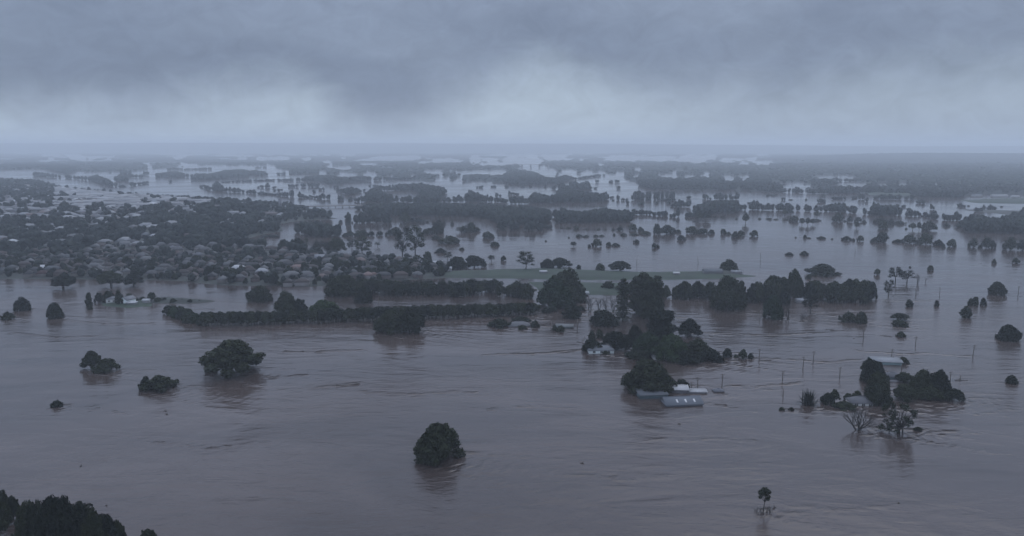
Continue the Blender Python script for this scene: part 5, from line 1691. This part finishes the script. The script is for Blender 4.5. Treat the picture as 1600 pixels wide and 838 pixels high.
for x_, yt_, yb_, lean, arms, lab in POLES:
    p, t = at(x_, yb_)
    h_ = (yb_ - yt_) * t / FPX / math.cos(PITCH) * 1.02
    root = empty('power_pole', tuple(p), math.radians(12) + rng.uniform(-.15, .15))
    root.rotation_euler = (0, math.radians(lean), root.rotation_euler[2])
    m = MB(); m.tube([(0, 0, -1.0), (0, 0, h_ * 0.5), (0, 0, h_)], [0.22, 0.19, 0.16], 8); m.build('shaft', M_POLE, root)
    if arms:
        for zz, ln in ((h_ - 0.45, 1.25), (h_ - 1.5, 0.95)):
            m = MB(); m.box(-ln, ln, -0.28, -0.16, zz - 0.08, zz + 0.08)
            arm = m.build('crossarm', M_POLE, root)
            m = MB()
            for q in (-0.85, -0.35, 0.35, 0.85):
                m.tube([(q * ln, -0.22, zz + 0.083), (q * ln, -0.22, zz + 0.30)], [0.06, 0.045], 6)
            m.build('insulator', M_CONC, arm)
    tag(root, lab, 'power pole')

# ------------------------------------------------------------------ drowned rail fence, sticks, floating debris
p0, _ = at(1225, 641.5); p1, _ = at(1251, 640.5)
root = empty('rail_fence', tuple(p0))
d = (p1 - p0)[:2]
m = MB(); m.tube([(0, 0, 0.75), (d[0] * .5, d[1] * .5, 0.6), (d[0], d[1], 0.7)], [0.07, 0.07, 0.07], 5); m.build('rail', M_POLE, root)
for q in (0.02, 0.3, 0.6, 0.98):
    m = MB(); m.tube([(d[0] * q, d[1] * q, -0.6), (d[0] * q, d[1] * q, 1.0 if q < 0.9 else 1.5)], [0.11, 0.10], 6); m.build('post', M_POLE, root)
tag(root, 'single rail of a drowned fence between two small dark bushes', 'fence')

DEB = [  # x0,y0,x1,y1,width m,label
 (880, 550.5, 915, 545.5, 1.6, 'thick end of the long debris line reaching the tree island'), (800, 552.5, 881, 550.5, 0.6, 'thin tail of the long debris line from the tree island'),
 (1290, 515.3, 1318, 517.2, 1.1, 'dark floating log line below the twin bush'), (1340, 509, 1354, 509, 0.9, 'short debris streak under the twin bush'), (1375, 524, 1395, 527, 0.7, 'thin curved debris line near the low dark bush'),
 (1491, 593.8, 1512, 594.8, 0.8, 'floating log past the farm wood'), (1186, 563.5, 1210, 562.8, 0.6, 'debris caught at the pole off the tree island'),
 (706, 513.7, 716, 514, 1.0, 'little dark log alone in the water before the levee'), (755, 509, 759, 509, 1.4, 'dark lump at the field end of the levee'), (445, 549, 475, 549.5, 0.5, 'long thin log line in the water before the levee clump'),
 (1117, 632, 1135, 632.5, 0.6, 'debris line trailing from the blue grey shed'), (525, 603, 563, 599.5, 0.5, 'broken debris streak between the broad lone tree and the levee'),
 (1527, 412.3, 1533, 412, 1.6, 'tiny dark raft in the wide far water'), (909, 536, 914, 527, 0.5, 'dead branches of a sunken snag at the tip of the tree island'), (902, 534, 914, 537.5, 0.6, 'floating limb at the foot of the sunken snag'),
 (1100, 341.5, 1150, 342.5, 2.5, 'dark low levee line before the far woods'),
 (385, 463, 440, 464, 0.0, ''),
]
for x0_, y0_, x1_, y1_, wd_, lab in DEB:
    if not wd_:
        continue
    a0, _ = at(x0_, y0_); a1, _ = at(x1_, y1_)
    n_ = max(8, int(np.hypot(*(a1 - a0)[:2]) / 0.9))
    m = MB()
    tt = np.linspace(0, 1, n_)
    ctr = a0[None] * (1 - tt[:, None]) + a1[None] * tt[:, None]
    wob = fbm1(tt * n_ / 5.0, int(x0_), 4)
    dirv = (a1 - a0) / np.linalg.norm(a1 - a0); nv_ = np.array([-dirv[1], dirv[0], 0])
    ctr = ctr + nv_ * (wob * wd_ * 0.9)[:, None]
    hw = wd_ * 0.5 * (0.35 + 0.65 * np.abs(fbm1(tt * n_ / 3.0 + 7, int(x1_), 3))) * np.sin(np.pi * np.clip(tt * 0.94 + 0.03, 0, 1)) ** 0.5
    hz = 0.10 + 0.28 * np.abs(fbm1(tt * n_ / 2.0, int(y0_ * 3), 3))
    V, F = [], []
    for q in range(n_):
        c = ctr[q]
        V += [c - nv_ * hw[q] + (0, 0, -0.25), c - nv_ * hw[q] * 0.7 + (0, 0, hz[q] * 0.8), c + (0, 0, hz[q]), c + nv_ * hw[q] * 0.7 + (0, 0, hz[q] * 0.8), c + nv_ * hw[q] + (0, 0, -0.25)]
    for q in range(n_ - 1):
        for k_ in range(4):
            F.append((q * 5 + k_, q * 5 + k_ + 1, q * 5 + k_ + 6, q * 5 + k_ + 5))
    F += [(0, 1, 2, 3, 4), tuple((n_ - 1) * 5 + k_ for k_ in (4, 3, 2, 1, 0))]
    m.add(V, F)
    tag(m.build('floating_debris', M_DEBRIS), lab, 'debris')

for q in range(14):
    x_, y_ = rng.uniform(30, 1570), 450 + 370 * rng.uniform(0, 1) ** 1.3
    p, t = at(x_, y_)
    ln, hw_ = rng.uniform(0.8, 2.2), rng.uniform(0.12, 0.28)
    m = MB()
    k_ = rng.normal(size=4) * 0.25
    m.tube([(-ln / 2, k_[0], -0.1), (-ln / 6, k_[1], 0.08), (ln / 6, k_[2], 0.10), (ln / 2, k_[3], -0.05)], [hw_ * 0.4, hw_, hw_ * 0.9, hw_ * 0.3], 6)
    if q % 3 == 0:
        m.tube([(0, 0, 0.05), (0.3, 0.4, 0.5), (0.5, 0.7, 0.8)], [0.12, 0.08, 0.03], 5)
    o = m.build('drift_log', M_DEBRIS)
    o.location = tuple(p); o.rotation_euler = (0, 0, rng.normal() * 0.35 + 0.1)
    tag(o, 'small dark fleck of driftwood carried on the open floodwater', 'driftwood', 'small driftwood on the open water')

# wakes downstream of everything the current meets, and the shear lines of the current itself
n_v = len(water.data.vertices)
co = np.empty(n_v * 3, np.float32); water.data.vertices.foreach_get('co', co); co = co.reshape(-1, 3)
wx, wy = co[:, 0].astype(float), co[:, 1].astype(float)
wake = np.zeros(n_v)
th = math.radians(-20)
fx, fy = math.cos(th), math.sin(th)
for x, y, wd in WAKES:
    sel = (np.abs(wx - x - 30) < 70) & (np.abs(wy - y) < 60)
    s_ = (wx[sel] - x) * fx + (wy[sel] - y) * fy
    n_ = -(wx[sel] - x) * fy + (wy[sel] - y) * fx
    hw_ = min(wd * 0.42, 9.0)
    L_ = 10 + 2.2 * hw_
    arm = np.abs(np.abs(n_) - (hw_ + 0.16 * np.maximum(s_, 0)))
    v = np.exp(-(arm / 1.7) ** 2) * np.cos(arm * 1.1) * np.exp(-np.maximum(s_, 0) / L_) * (s_ > -hw_ * 0.3)
    v += 0.6 * np.sin(s_ * 1.3 + np.sin(n_ * 0.9)) * np.exp(-(n_ / (hw_ * 0.9)) ** 2) * np.exp(-np.maximum(s_, 0) / (L_ * 0.8)) * (s_ > hw_ * 0.5)
    wake[sel] += v * min(1.0, 0.35 + hw_ / 8.0)
LINES = [[(445, 549), (500, 549.5), (560, 547)], [(380, 583), (430, 588), (480, 586)], [(500, 604), (545, 600), (570, 598)], [(1360, 468), (1400, 471), (1455, 470)], [(760, 554), (830, 552), (914, 546)],
         [(20, 520), (90, 528), (150, 526)], [(200, 480), (260, 486), (330, 484)], [(100, 500), (160, 507), (240, 505)], [(1120, 600), (1180, 606), (1250, 598)], [(1340, 548), (1420, 552), (1520, 556)],
         [(560, 610), (640, 618), (740, 612)], [(90, 634), (150, 640), (200, 650)], [(760, 640), (830, 634), (900, 640)], [(1000, 690), (1100, 684), (1180, 690)], [(1230, 560), (1290, 566), (1340, 562)],
         [(1100, 520), (1180, 524), (1260, 520)], [(230, 690), (330, 700), (420, 694)], [(880, 740), (960, 748), (1050, 742)], [(1220, 790), (1300, 796), (1380, 792)], [(1450, 640), (1520, 646), (1590, 640)]]
for ln in LINES:
    g_ = [at(*q)[0][:2] for q in ln]
    for (ax, ay), (bx, by) in zip(g_[:-1], g_[1:]):
        sel = (wx > min(ax, bx) - 12) & (wx < max(ax, bx) + 12) & (wy > min(ay, by) - 14) & (wy < max(ay, by) + 14)
        ex, ey = bx - ax, by - ay
        t_ = np.clip(((wx[sel] - ax) * ex + (wy[sel] - ay) * ey) / (ex * ex + ey * ey), 0, 1)
        wob = 2.2 * fbm2(wx[sel] / 14.0, wy[sel] / 14.0, 61, 3)
        d_ = np.hypot(wx[sel] - ax - t_ * ex, wy[sel] - ay - t_ * ey + wob)
        near_ = 0.32 if ln[0][1] > 620 else 0.75
        wake[sel] += near_ * 0.75 * np.exp(-(d_ / 1.6) ** 2) + near_ * 0.35 * np.cos(d_ * 1.2) * np.exp(-(d_ / 5.0) ** 2)
at_w = water.data.attributes.new('wake', 'FLOAT', 'POINT')
at_w.data.foreach_set('value', np.clip(wake, -1.2, 1.6).astype(np.float32))
